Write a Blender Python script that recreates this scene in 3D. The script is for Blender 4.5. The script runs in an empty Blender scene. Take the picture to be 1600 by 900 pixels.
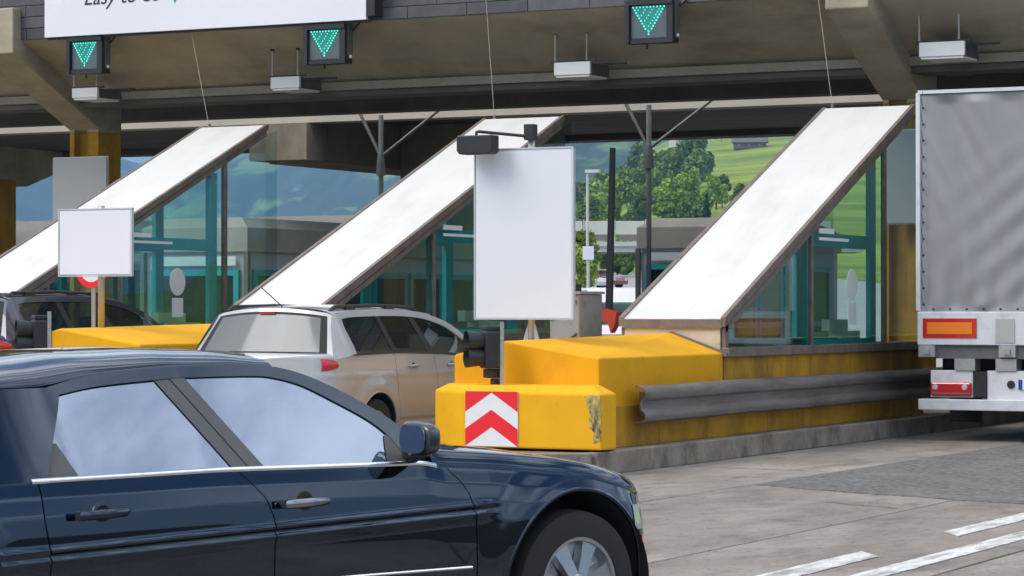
import bpy, bmesh, math, random
from mathutils import Vector, Matrix
random.seed(7)
sin, cos, pi, rad = math.sin, math.cos, math.pi, math.radians
sc = bpy.context.scene
C = sc.collection

# ------------------------------------------------------------------ camera, sky, sun, exposure
YAW = rad(27)                      # the view looks 27 degrees left of the lane direction (+y)
cam = bpy.data.objects.new('camera', bpy.data.cameras.new('camera'))
C.objects.link(cam)
cam.location = (0, 0, 1.55)
cam.rotation_euler = (rad(90) + math.atan(35 / 4200), 0, YAW)
cam.data.sensor_width = 36
cam.data.lens = 36 * 4200 / 1600
cam.data.clip_start = 0.2
cam.data.clip_end = 30000
sc.camera = cam
sc.render.resolution_x, sc.render.resolution_y = 1024, 576

SUN_EL, SUN_AZ = rad(48), rad(218)   # azimuth clockwise from +y: behind the camera, to its left
world = bpy.data.worlds.new('World'); sc.world = world; world.use_nodes = True
wn, wl = world.node_tree.nodes, world.node_tree.links
bg = wn['Background']
sky = wn.new('ShaderNodeTexSky'); sky.sky_type = 'NISHITA'; sky.sun_disc = False
sky.sun_elevation = SUN_EL; sky.sun_rotation = SUN_AZ
sky.air_density = 1.0; sky.dust_density = 1.5; sky.ozone_density = 1.5
tc = wn.new('ShaderNodeTexCoord')
mp = wn.new('ShaderNodeMapping'); mp.inputs['Scale'].default_value = (2.2, 2.2, 5.5)
ns = wn.new('ShaderNodeTexNoise'); ns.inputs['Scale'].default_value = 1.5; ns.inputs['Detail'].default_value = 7; ns.inputs['Roughness'].default_value = .58
rp = wn.new('ShaderNodeValToRGB'); rp.color_ramp.elements[0].position = .42; rp.color_ramp.elements[1].position = .60
mx = wn.new('ShaderNodeMixRGB'); mx.inputs[2].default_value = (11.6, 11.4, 11.2, 1)
wl.new(tc.outputs['Generated'], mp.inputs[0]); wl.new(mp.outputs[0], ns.inputs['Vector']); wl.new(ns.outputs['Fac'], rp.inputs[0])
wl.new(rp.outputs[0], mx.inputs[0]); wl.new(sky.outputs[0], mx.inputs[1]); wl.new(mx.outputs[0], bg.inputs['Color'])
bg.inputs['Strength'].default_value = 0.115

sun = bpy.data.objects.new('sun', bpy.data.lights.new('sun', 'SUN')); C.objects.link(sun)
sun.data.energy = 1.5; sun.data.angle = rad(32); sun.data.color = (1, .95, .88)
sd = Vector((sin(SUN_AZ) * cos(SUN_EL), cos(SUN_AZ) * cos(SUN_EL), sin(SUN_EL)))
sun.rotation_euler = sd.to_track_quat('Z', 'Y').to_euler()
sc.view_settings.view_transform = 'Standard'; sc.view_settings.look = 'None'
sc.view_settings.exposure = 0.72; sc.view_settings.gamma = 1

# ------------------------------------------------------------------ helpers
def V2W(X, Z):                       # metres right of / ahead of the standpoint -> site x, y
    return X * cos(YAW) - Z * sin(YAW), X * sin(YAW) + Z * cos(YAW)

def link(o, parent=None):
    C.objects.link(o)
    if parent is not None: o.parent = parent
    return o

def tag(o, label=None, cat=None, group=None, kind=None):
    for k, v in (('label', label), ('category', cat), ('group', group), ('kind', kind)):
        if v: o[k] = v
    return o

def thing(name, label, cat, loc=(0, 0, 0), rz=0, group=None):
    o = bpy.data.objects.new(name, None); C.objects.link(o)
    o.location = loc; o.rotation_euler = (0, 0, rz); o.empty_display_size = .2
    return tag(o, label, cat, group)

def mesh(name, verts, faces, mat, parent=None, smooth=False, loc=None):
    me = bpy.data.meshes.new(name)
    me.from_pydata([tuple(v) for v in verts], [], faces)
    me.materials.append(mat)
    if smooth: me.polygons.foreach_set('use_smooth', [True] * len(me.polygons))
    me.update()
    o = bpy.data.objects.new(name, me)
    if loc: o.location = loc
    return link(o, parent)

class MB:
    """collects shapes that together form ONE part"""
    def __init__(s): s.v = []; s.f = []
    def box(s, x0, x1, y0, y1, z0, z1):
        n = len(s.v)
        s.v += [(x0,y0,z0),(x1,y0,z0),(x1,y1,z0),(x0,y1,z0),(x0,y0,z1),(x1,y0,z1),(x1,y1,z1),(x0,y1,z1)]
        s.f += [tuple(n+i for i in q) for q in ((3,2,1,0),(4,5,6,7),(0,1,5,4),(1,2,6,5),(2,3,7,6),(3,0,4,7))]
        return s
    def prism(s, poly, a, b, axis='z'):      # poly of 2D points extruded from a to b along axis
        n = len(s.v); k = len(poly)
        for t in (a, b):
            for p, q in poly:
                s.v.append({'z': (p, q, t), 'y': (p, t, q), 'x': (t, p, q)}[axis])
        s.f.append(tuple(n+i for i in range(k))[::-1]); s.f.append(tuple(n+k+i for i in range(k)))
        for i in range(k):
            j = (i+1) % k; s.f.append((n+i, n+j, n+k+j, n+k+i))
        return s
    def tube(s, pts, r, seg=8, cap=True):
        pts = [Vector(p) for p in pts]; rings = []
        for i, p in enumerate(pts):
            d = (pts[min(i+1, len(pts)-1)] - pts[max(i-1, 0)]).normalized()
            a = d.cross(Vector((0, 0, 1)))
            if a.length < 1e-3: a = d.cross(Vector((1, 0, 0)))
            a.normalize(); b = d.cross(a)
            rr = r[i] if isinstance(r, (list, tuple)) else r
            n = len(s.v)
            s.v += [tuple(p + (a*cos(2*pi*k/seg) + b*sin(2*pi*k/seg))*rr) for k in range(seg)]
            rings.append(n)
        for m, n in zip(rings, rings[1:]):
            for k in range(seg):
                j = (k+1) % seg; s.f.append((m+k, m+j, n+j, n+k))
        if cap:
            s.f.append(tuple(rings[0]+k for k in range(seg))[::-1]); s.f.append(tuple(rings[-1]+k for k in range(seg)))
        return s
    def lathe(s, prof, seg, center=(0,0,0), axis='x'):    # prof: (radius, along) pairs
        n = len(s.v); m = len(prof)
        for k in range(seg):
            a = 2*pi*k/seg
            for r, t in prof:
                p = {'x': (t, r*cos(a), r*sin(a)), 'z': (r*cos(a), r*sin(a), t), 'y': (r*sin(a), t, r*cos(a))}[axis]
                s.v.append(tuple(p[i]+center[i] for i in range(3)))
        for k in range(seg):
            j = (k+1) % seg
            for i in range(m-1): s.f.append((n+k*m+i, n+j*m+i, n+j*m+i+1, n+k*m+i+1))
        return s
    def grid(s, fn, nu, nv):
        n = len(s.v)
        for i in range(nu+1):
            for j in range(nv+1): s.v.append(tuple(fn(i/nu, j/nv)))
        for i in range(nu):
            for j in range(nv):
                a = n+i*(nv+1)+j; s.f.append((a, a+nv+1, a+nv+2, a+1))
        return s
    def build(s, name, mat, parent=None, smooth=False, bevel=0, auto=False, solid=0):
        o = mesh(name, s.v, s.f, mat, parent, smooth)
        if solid:
            m = o.modifiers.new('solid', 'SOLIDIFY'); m.thickness = solid; m.offset = -1
        if bevel:
            m = o.modifiers.new('bevel', 'BEVEL'); m.width = bevel; m.segments = 2; m.limit_method = 'ANGLE'; m.angle_limit = rad(40)
        if auto:
            o.data.polygons.foreach_set('use_smooth', [True]*len(o.data.polygons))
            o.data.set_sharp_from_angle(angle=rad(38))
        return o

def box(name, x0, x1, y0, y1, z0, z1, mat, parent=None, bevel=0):
    return MB().box(x0, x1, y0, y1, z0, z1).build(name, mat, parent, bevel=bevel)

def copy_tree(o, parent=None):
    c = o.copy(); C.objects.link(c)
    if parent is not None: c.parent = parent
    for ch in list(o.children): copy_tree(ch, c)
    return c

def text(name, body, size, mat, parent, loc, rot, shear=0, align='CENTER', depth=.002):
    cu = bpy.data.curves.new(name, 'FONT'); cu.body = body; cu.size = size; cu.shear = shear; cu.align_x = align; cu.extrude = depth
    cu.materials.append(mat)
    tmp = bpy.data.objects.new(name, cu); C.objects.link(tmp)
    bpy.context.view_layer.update()
    me = bpy.data.meshes.new_from_object(tmp.evaluated_get(bpy.context.evaluated_depsgraph_get()))
    C.objects.unlink(tmp); bpy.data.objects.remove(tmp)
    o = bpy.data.objects.new(name, me); o.location = loc; o.rotation_euler = rot
    return link(o, parent)

# ------------------------------------------------------------------ materials
def mat(name, col, rough=.6, metal=0, vary=0, scale=4, stretch=(1,1,1), dirt=None, dirt_amt=0, dirt_scale=3, dirt_stretch=(1,1,1), dirt_pos=(.5,.7),
        bump=0, bump_scale=40, spec=.5, coat=0, emit=None, emit_str=0, per_obj=0, dirt2=None):
    m = bpy.data.materials.new(name); m.use_nodes = True
    nt = m.node_tree; N, L = nt.nodes, nt.links; b = N['Principled BSDF']
    b.inputs['Roughness'].default_value = rough; b.inputs['Metallic'].default_value = metal
    b.inputs['Specular IOR Level'].default_value = spec; b.inputs['Coat Weight'].default_value = coat; b.inputs['Coat Roughness'].default_value = .03
    b.inputs['Base Color'].default_value = (*col, 1)
    if emit: b.inputs['Emission Color'].default_value = (*emit, 1); b.inputs['Emission Strength'].default_value = emit_str
    t = N.new('ShaderNodeTexCoord'); out = None
    def noise(scale, stretch, detail=6, rgh=.6):
        mp = N.new('ShaderNodeMapping'); mp.inputs['Scale'].default_value = stretch
        L.new(t.outputs['Object'], mp.inputs[0])
        n = N.new('ShaderNodeTexNoise'); n.inputs['Scale'].default_value = scale; n.inputs['Detail'].default_value = detail; n.inputs['Roughness'].default_value = rgh
        L.new(mp.outputs[0], n.inputs['Vector']); return n.outputs['Fac']
    if vary:
        f = noise(scale, stretch); mr = N.new('ShaderNodeMapRange')
        mr.inputs[1].default_value = .3; mr.inputs[2].default_value = .7; mr.inputs[3].default_value = 1-vary; mr.inputs[4].default_value = 1+vary
        L.new(f, mr.inputs[0])
        mu = N.new('ShaderNodeMixRGB'); mu.blend_type = 'MULTIPLY'; mu.inputs[0].default_value = 1; mu.inputs[1].default_value = (*col, 1)
        L.new(mr.outputs[0], mu.inputs[2]); out = mu.outputs[0]
    if per_obj:
        oi = N.new('ShaderNodeObjectInfo'); mr = N.new('ShaderNodeMapRange'); mr.inputs[3].default_value = 1-per_obj; mr.inputs[4].default_value = 1+per_obj
        L.new(oi.outputs['Random'], mr.inputs[0])
        mu = N.new('ShaderNodeMixRGB'); mu.blend_type = 'MULTIPLY'; mu.inputs[0].default_value = 1
        if out: L.new(out, mu.inputs[1])
        else: mu.inputs[1].default_value = (*col, 1)
        L.new(mr.outputs[0], mu.inputs[2]); out = mu.outputs[0]
    if dirt:
        f = noise(dirt_scale, dirt_stretch, 8, .65); cr = N.new('ShaderNodeMapRange'); cr.clamp = True
        cr.inputs[1].default_value, cr.inputs[2].default_value = dirt_pos; cr.inputs[3].default_value = 0; cr.inputs[4].default_value = dirt_amt
        L.new(f, cr.inputs[0]); mi = N.new('ShaderNodeMixRGB'); L.new(cr.outputs[0], mi.inputs[0])
        if out: L.new(out, mi.inputs[1])
        else: mi.inputs[1].default_value = (*col, 1)
        mi.inputs[2].default_value = (*dirt, 1); out = mi.outputs[0]
    for dc, da, dsc, dst, dps in (dirt2 or []):
        f = noise(dsc, dst, 9, .7); cr = N.new('ShaderNodeMapRange'); cr.clamp = True
        cr.inputs[1].default_value, cr.inputs[2].default_value = dps; cr.inputs[3].default_value = 0; cr.inputs[4].default_value = da
        L.new(f, cr.inputs[0]); mi = N.new('ShaderNodeMixRGB'); L.new(cr.outputs[0], mi.inputs[0])
        if out: L.new(out, mi.inputs[1])
        else: mi.inputs[1].default_value = (*col, 1)
        mi.inputs[2].default_value = (*dc, 1); out = mi.outputs[0]
    if out: L.new(out, b.inputs['Base Color'])
    if bump:
        f = noise(bump_scale, (1,1,1), 5); bp = N.new('ShaderNodeBump'); bp.inputs['Strength'].default_value = bump; bp.inputs['Distance'].default_value = .02
        L.new(f, bp.inputs['Height']); L.new(bp.outputs[0], b.inputs['Normal'])
    return m

def glass(name, tint, refl=1.0, base=.03, rough=0.0, body=None, body_amt=0, gcol=(.9,.95,1)):
    m = bpy.data.materials.new(name); m.use_nodes = True
    N, L = m.node_tree.nodes, m.node_tree.links; N.remove(N['Principled BSDF'])
    tr = N.new('ShaderNodeBsdfTransparent'); tr.inputs[0].default_value = (*tint, 1)
    gl = N.new('ShaderNodeBsdfGlossy'); gl.inputs['Roughness'].default_value = rough; gl.inputs['Color'].default_value = (*gcol, 1)
    fr = N.new('ShaderNodeLayerWeight'); fr.inputs[0].default_value = .5
    pw = N.new('ShaderNodeMath'); pw.operation = 'POWER'; pw.inputs[1].default_value = 4; L.new(fr.outputs['Facing'], pw.inputs[0])
    ma = N.new('ShaderNodeMath'); ma.operation = 'MULTIPLY_ADD'; ma.inputs[1].default_value = refl; ma.inputs[2].default_value = base; ma.use_clamp = True
    L.new(pw.outputs[0], ma.inputs[0])
    mi = N.new('ShaderNodeMixShader'); L.new(ma.outputs[0], mi.inputs[0])
    src = tr.outputs[0]
    if body:
        df = N.new('ShaderNodeBsdfDiffuse'); df.inputs[0].default_value = (*body, 1)
        m2 = N.new('ShaderNodeMixShader'); m2.inputs[0].default_value = body_amt
        L.new(tr.outputs[0], m2.inputs[1]); L.new(df.outputs[0], m2.inputs[2]); src = m2.outputs[0]
    L.new(src, mi.inputs[1]); L.new(gl.outputs[0], mi.inputs[2]); L.new(mi.outputs[0], N['Material Output'].inputs[0])
    return m

M = {}
M['concrete'] = mat('concrete', (.43,.375,.27), .85, vary=.16, scale=1.2, dirt=(.11,.09,.07), dirt_amt=.6, dirt_scale=.9, dirt_stretch=(.5,.5,2), dirt_pos=(.48,.75), bump=.25, bump_scale=25)
M['concrete_shaded'] = mat('concrete_shaded', (.13,.12,.105), .9, vary=.2, scale=1.5, bump=.2)  # shade under the canopy put into a darker concrete colour
M['lip'] = mat('lip_concrete', (.36,.32,.26), .85, vary=.12, scale=2, dirt=(.15,.12,.09), dirt_amt=.5, dirt_scale=2)
M['slate'] = mat('slate_cladding', (.085,.085,.09), .6, vary=.2, scale=6, per_obj=.22)
M['slab'] = mat('road_concrete', (.25,.218,.186), .88, vary=.34, scale=.8, stretch=(1,.6,1), dirt=(.085,.076,.07), dirt_amt=.85, dirt_scale=2.3, dirt_stretch=(1,.45,1), dirt_pos=(.5,.74), bump=.8, bump_scale=28, per_obj=.06, dirt2=[((.40,.37,.325),.7,1.1,(1.4,.3,1),(.52,.75)), ((.06,.053,.048),.9,13,(1,.7,1),(.575,.68)), ((.42,.39,.35),.6,17,(1,.7,1),(.60,.72))])
M['asphalt'] = mat('asphalt_patch', (.13,.124,.118), .92, vary=.75, scale=14, dirt=(.22,.21,.195), dirt_amt=.75, dirt_scale=1.6, dirt_pos=(.45,.75), bump=.5, bump_scale=90)
M['joint'] = mat('road_joint', (.06,.055,.05), .95, vary=.3, scale=9)
M['paint_white'] = mat('road_paint', (.66,.66,.63), .7, vary=.12, scale=4, dirt=(.29,.265,.24), dirt_amt=1.0, dirt_scale=4.5, dirt_stretch=(1.8,.35,1), dirt_pos=(.46,.64), dirt2=[((.27,.25,.22),.9,22,(1,.7,1),(.56,.66))])
M['kerb'] = mat('kerb_stone', (.24,.205,.165), .9, vary=.3, scale=4, dirt=(.09,.07,.05), dirt_amt=.75, dirt_scale=3, bump=.4, bump_scale=30, per_obj=.15)
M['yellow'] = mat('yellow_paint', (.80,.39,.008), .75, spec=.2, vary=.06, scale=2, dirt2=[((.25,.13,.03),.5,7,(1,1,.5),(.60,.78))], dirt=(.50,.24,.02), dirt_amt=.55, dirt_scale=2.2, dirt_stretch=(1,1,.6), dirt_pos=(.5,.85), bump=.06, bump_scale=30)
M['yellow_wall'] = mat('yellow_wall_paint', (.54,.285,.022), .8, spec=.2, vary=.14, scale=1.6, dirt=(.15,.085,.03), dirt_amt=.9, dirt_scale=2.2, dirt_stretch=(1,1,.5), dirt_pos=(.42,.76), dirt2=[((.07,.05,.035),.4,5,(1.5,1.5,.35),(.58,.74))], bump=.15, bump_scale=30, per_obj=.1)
M['rust_trim'] = mat('brown_metal_trim', (.22,.175,.145), .55, .3, vary=.2, scale=6, dirt=(.11,.07,.05), dirt_amt=.6, dirt_scale=5)
M['white_panel'] = mat('white_roof_panel', (.68,.665,.63), .45, vary=.03, scale=1.2, dirt=(.50,.44,.36), dirt_amt=.5, dirt_scale=1.5, dirt_stretch=(1.4,.35,.35), dirt_pos=(.52,.85), dirt2=[((.42,.40,.37),.35,6,(3,.25,.25),(.58,.75))])
M['cream'] = mat('cream_board', (.62,.55,.42), .7, vary=.08, scale=4, dirt=(.3,.24,.16), dirt_amt=.4)
M['rail'] = mat('weathered_steel_rail', (.205,.185,.168), .6, .3, vary=.2, scale=3, stretch=(1,.3,2), dirt=(.09,.07,.06), dirt_amt=.8, dirt_scale=3, dirt_stretch=(1,.3,1.5), dirt_pos=(.45,.7))
M['steel'] = mat('galvanised_steel', (.48,.48,.47), .45, .7, vary=.1, scale=10)
M['dark_steel'] = mat('dark_steel', (.16,.16,.155), .55, .5, vary=.2, scale=5)
M['black'] = mat('black_plastic', (.022,.022,.024), .45, vary=.15, scale=8)
M['rubber'] = mat('black_rubber', (.02,.02,.02), .8)
M['teal'] = mat('teal_frame', (.016,.37,.39), .45, vary=.1, scale=3)
M['sign_white'] = mat('white_sign_face', (.72,.75,.80), .5, vary=.015, scale=1)
M['sign_small'] = mat('small_sign_face', (.80,.80,.85), .5, vary=.015, scale=1)
M['sign_grey'] = mat('grey_sign_face', (.42,.43,.42), .6, vary=.02, scale=1)
M['alu'] = mat('aluminium_edge', (.66,.67,.68), .4, .6)
M['red'] = mat('red_reflective', (.85,.012,.022), .5)
M['white'] = mat('white_paint', (.80,.80,.79), .5)
M['banner'] = mat('banner_fabric', (.80,.80,.86), .7, vary=.01, scale=1)
M['ink'] = mat('black_ink', (.03,.03,.03), .7)
M['green_ink'] = mat('green_ink', (.03,.42,.14), .7)
M['led'] = mat('green_led', (.02,.5,.4), .4, emit=(.07,.85,.62), emit_str=.9)
M['led_dim'] = mat('signal_screen', (.10,.13,.14), .35, vary=.1, scale=5)
M['led_fill'] = mat('signal_triangle', (.02,.16,.14), .4, emit=(.03,.5,.4), emit_str=.14)
M['charcoal'] = mat('charcoal_cladding', (.17,.16,.145), .6, vary=.12, scale=3)
M['lilac_wall'] = mat('pale_wall', (.50,.50,.55), .6, vary=.05, scale=2)
M['plate'] = mat('pale_plate', (.78,.82,.79), .6)
M['red_plastic'] = mat('red_plastic', (.70,.07,.03), .45)
M['orange_lens'] = mat('orange_lens', (.85,.22,.02), .25, coat=.5)
M['red_lens'] = mat('red_lens', (.55,.015,.02), .15, coat=1)
M['clear_lens'] = mat('clear_lens', (.75,.75,.77), .12, .4, coat=1)
M['tarp'] = mat('grey_tarpaulin', (.285,.285,.292), .65, vary=.04, scale=1.4, dirt=(.24,.24,.25), dirt_amt=.3, dirt_scale=.8, dirt_pos=(.45,.8), dirt2=[((.2,.19,.18),.35,3,(1.5,1,.3),(.55,.75))])
M['truck_white'] = mat('truck_white', (.66,.67,.70), .45, vary=.04, scale=3, dirt=(.38,.37,.36), dirt_amt=.4, dirt_scale=5)
M['plate_blue'] = mat('blue_plate_band', (.02,.05,.35), .5)
M['chrome'] = mat('chrome', (.80,.81,.83), .12, 1)
M['glass_booth'] = glass('booth_glass', (.80,.93,.91), .6, .03)
M['glass_pane'] = glass('clear_pane', (.82,.91,.91), .5, .015)
M['glass_cabin'] = glass('cabin_glass', (.28,.40,.38), .7, .04)
HAZE = 0.00022
# ------------------------------------------------------------------ ground, hills, mountain
def smooth(a, b, x):
    t = max(0., min(1., (x-a)/(b-a))); return t*t*(3-2*t)
def hash2(i, j): 
    n = math.sin(i*127.1 + j*311.7)*43758.5453; return n - math.floor(n)
def vnoise(x, y):
    i, j = math.floor(x), math.floor(y); fx, fy = x-i, y-j; fx = fx*fx*(3-2*fx); fy = fy*fy*(3-2*fy)
    a, b, c, d = hash2(i,j), hash2(i+1,j), hash2(i,j+1), hash2(i+1,j+1)
    return a+(b-a)*fx+(c-a)*fy+(a-b-c+d)*fx*fy
def fbm(x, y, o=5):
    s = 0; a = .5
    for _ in range(o): s += a*vnoise(x, y); x = x*2.03+5.1; y = y*2.03+1.7; a *= .5
    return s
def interp(pts, x):
    if x <= pts[0][0]: return pts[0][1]
    for (a, p), (b, q) in zip(pts, pts[1:]):
        if x <= b: return p+(q-p)*(x-a)/(b-a)
    return pts[-1][1]
HS = [(-.6,.03),(-.15,.02),(-.02,.026),(.02,.046),(.035,.056),(.050,.070),(.060,.0755),(.07,.078),(.11,.084),(.2,.09),(.6,.08)]
def ground_z(X, Z):
    if Z < 62: return -.03
    z = .024*(min(Z, 300)-62)*smooth(62, 90, Z) - .03
    if Z > 300:
        s = interp(HS, X/Z); zz = min(Z, 1500)-300
        z += s*zz*smooth(300, 420, Z) + 9*(fbm(X*.007+3, Z*.007)-.5)*smooth(320, 600, Z)
        if Z > 1500: z -= .06*(Z-1500)
    return z
M['meadow'] = mat('meadow_grass', (.135,.20,.03), .9, dirt2=[((.07,.12,.025),.6,.05,(.6,2.5,1),(.55,.70)), ((.26,.27,.06),.5,.006,(1,2,1),(.52,.62))], vary=.35, scale=.02, stretch=(1,2.5,1), dirt=(.30,.37,.05), dirt_amt=.85, dirt_scale=.011, dirt_stretch=(.5,3.5,1), dirt_pos=(.42,.62), spec=.1)
M['forest'] = mat('forested_slope', (.028,.06,.026), .95, vary=.6, scale=.013, stretch=(1,1,.5), dirt=(.24,.34,.08), dirt_amt=.95, dirt_scale=.0018, dirt_stretch=(1,1,4.5), dirt_pos=(.52,.58), spec=.05)
mb = MB()
Zs = [-400,-100,0,30,60]+list(range(64,100,6))+list(range(100,420,20))+list(range(420,1000,30))+list(range(1000,1560,40))+[1600,1700,1850,2000]
Fr = [-6000,-3000,-1200]
As = [i/40 for i in range(-40,-8)]+[i/100 for i in range(-20,31)]+[i/40 for i in range(13,41)]
n0 = 0
for Z in Zs:
    for a in As:
        X = a*max(Z, 260)*1.6 if abs(a) > .31 else a*max(Z, 260)
        x, y = V2W(X, Z); mb.v.append((x, y, ground_z(X, max(Z, 1)) if Z > 0 else -.03))
k = len(As)
for i in range(len(Zs)-1):
    for j in range(k-1):
        a = i*k+j; mb.f.append((a, a+1, a+k+1, a+k))
tag(mb.build('ground', M['meadow'], smooth=True), kind='structure')
far = MB()
far.grid(lambda u, v: (-9000+18000*u, -9000+18000*v, -14 if True else 0), 8, 8)
tag(far.build('valley_floor', M['meadow']), kind='structure')
# far mountain: crest height follows the direction, broken by ribs and gullies
CR = [(-1.2,.09),(-.35,.085),(-.215,.085),(-.175,.083),(-.158,.058),(-.14,.049),(-.12,.06),(-.10,.085),(-.02,.10),(.03,.092),(.1,.10),(.3,.11),(1.2,.1)]
def mount(u, v):
    a = -1.1+2.2*u; far_ = interp([(-1.2,1.5),(-.1,1.6),(-.02,1.25),(.02,.8),(.12,.75),(1.2,1.2)], a); R = (1900+2600*v)*far_
    X = a*R; crest = interp(CR, a)*4500*far_*1.03
    h = crest*smooth(0, 1, v**.8)
    h += ((fbm(a*28+1, v*6.)-.5)*170*v*(1-.55*v) + (fbm(a*90, v*22)-.5)*60*smooth(0,.15,v))*far_
    x, y = V2W(X, R*1.0); return (x, y, h-16)
mo = MB().grid(mount, 420, 70)
tag(mo.build('mountain', M['forest'], smooth=True), kind='structure')

# ------------------------------------------------------------------ road: slabs on a bed
bed = box('road', -70, 14, -12, 66, -.16, -.022, M['joint']); tag(bed, kind='structure')
ap = MB()
ap.grid(lambda u, v: (lambda X, Z: (*V2W(X, Z), ground_z(X, Z)+.03))(-30+60*u, 64+236*v), 6, 24)
M['far_road'] = mat('pale_asphalt', (.30,.29,.28), .9, vary=.1, scale=.3)
tag(ap.build('far_road', M['far_road'], smooth=True), kind='structure')
xe = [-3.1,-4.95,-6.75,-8.95,-10.95]
while xe[-1] > -58: xe.append(xe[-1]-2.475)
ye = [-11.5,-4,3.2,10.6,20.6,30.9,41,51,60,65.8]
M['reflected_asphalt'] = mat('reflected_asphalt', (.048,.047,.046), .9, vary=.25, scale=3, bump=.3)  # unseen dark ground, added for the saloon's lower flank to reflect
box('unseen_carriageway', -3.09, 13.9, -11.8, 65.8, -.06, -.002, M['reflected_asphalt'], bed)
tag(box('unseen_verge', 14.02, 70, -60, 120, -.12, -.012, M['reflected_asphalt']), kind='structure')
cache = {}
for a, b in zip(xe, xe[1:]):
    for c, d in zip(ye, ye[1:]):
        w, l = round(a-b, 3), round(d-c, 3)
        if (w, l) not in cache:
            o = box('slab', .012-w/2, w/2-.012, .010-l/2, l/2-.010, -.05, 0, M['slab'], bed, bevel=.006); cache[w, l] = o
        else:
            o = cache[w, l].copy(); C.objects.link(o); o.parent = bed
        o.location = ((a+b)/2, (c+d)/2, random.uniform(-.0015, .0015))
def rough_poly(pts, step=.12, amp=.02):
    out = []
    for (x0, y0), (x1, y1) in zip(pts, pts[1:]+pts[:1]):
        L = math.hypot(x1-x0, y1-y0); k = max(1, int(L/step))
        for i in range(k):
            t = i/k; e = amp if i else 0
            out.append((x0+(x1-x0)*t+random.uniform(-e, e), y0+(y1-y0)*t+random.uniform(-e, e)))
    return out
pt = MB().prism(rough_poly([(-8.90,22.2),(-7.85,21.66),(-6.6,21.15),(-5.9,20.9),(-4.3,20.35),(-3.4,20.3),(-3.4,33.2),(-8.90,33.2)]), -.02, .0085)
tag(pt.build('asphalt_patch', M['asphalt'], bed), 'dark asphalt repair patch set into the concrete lane')
cr = MB()
for p, q in (((-7.62,20.5),(-6.85,20.1)), ((-10.5,24.6),(-9.0,24.35)), ((-9.6,19.9),(-8.7,19.6))):
    pts = [(p[0]+(q[0]-p[0])*t/12+random.uniform(-.02,.02), p[1]+(q[1]-p[1])*t/12+random.uniform(-.03,.03)) for t in range(13)]
    for (a, b), (c, d) in zip(pts, pts[1:]):
        n = len(cr.v); cr.v += [(a,b-.012,.0045),(c,d-.012,.0045),(c,d+.012,.0045),(a,b+.012,.0045)]; cr.f.append((n,n+1,n+2,n+3))
cr.build('crack', M['joint'], bed)
def stripe(x0, x1, y0, y1, skew=0):
    poly = rough_poly([(x0,y0),(x1,y0+skew),(x1,y1+skew),(x0,y1)], .1, .007)
    return MB().prism(poly, .002, .0068).build('road_marking', M['paint_white'], bed)
stripe(-5.84, -5.62, 11.0, 16.4, -.3); stripe(-5.84, -5.64, 18.1, 21.0, -.3); stripe(-5.36, -5.17, 10.8, 24.0, 0)
for y in (23.6, 29.6): stripe(-5.84, -5.64, y, y+3, 0)

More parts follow.
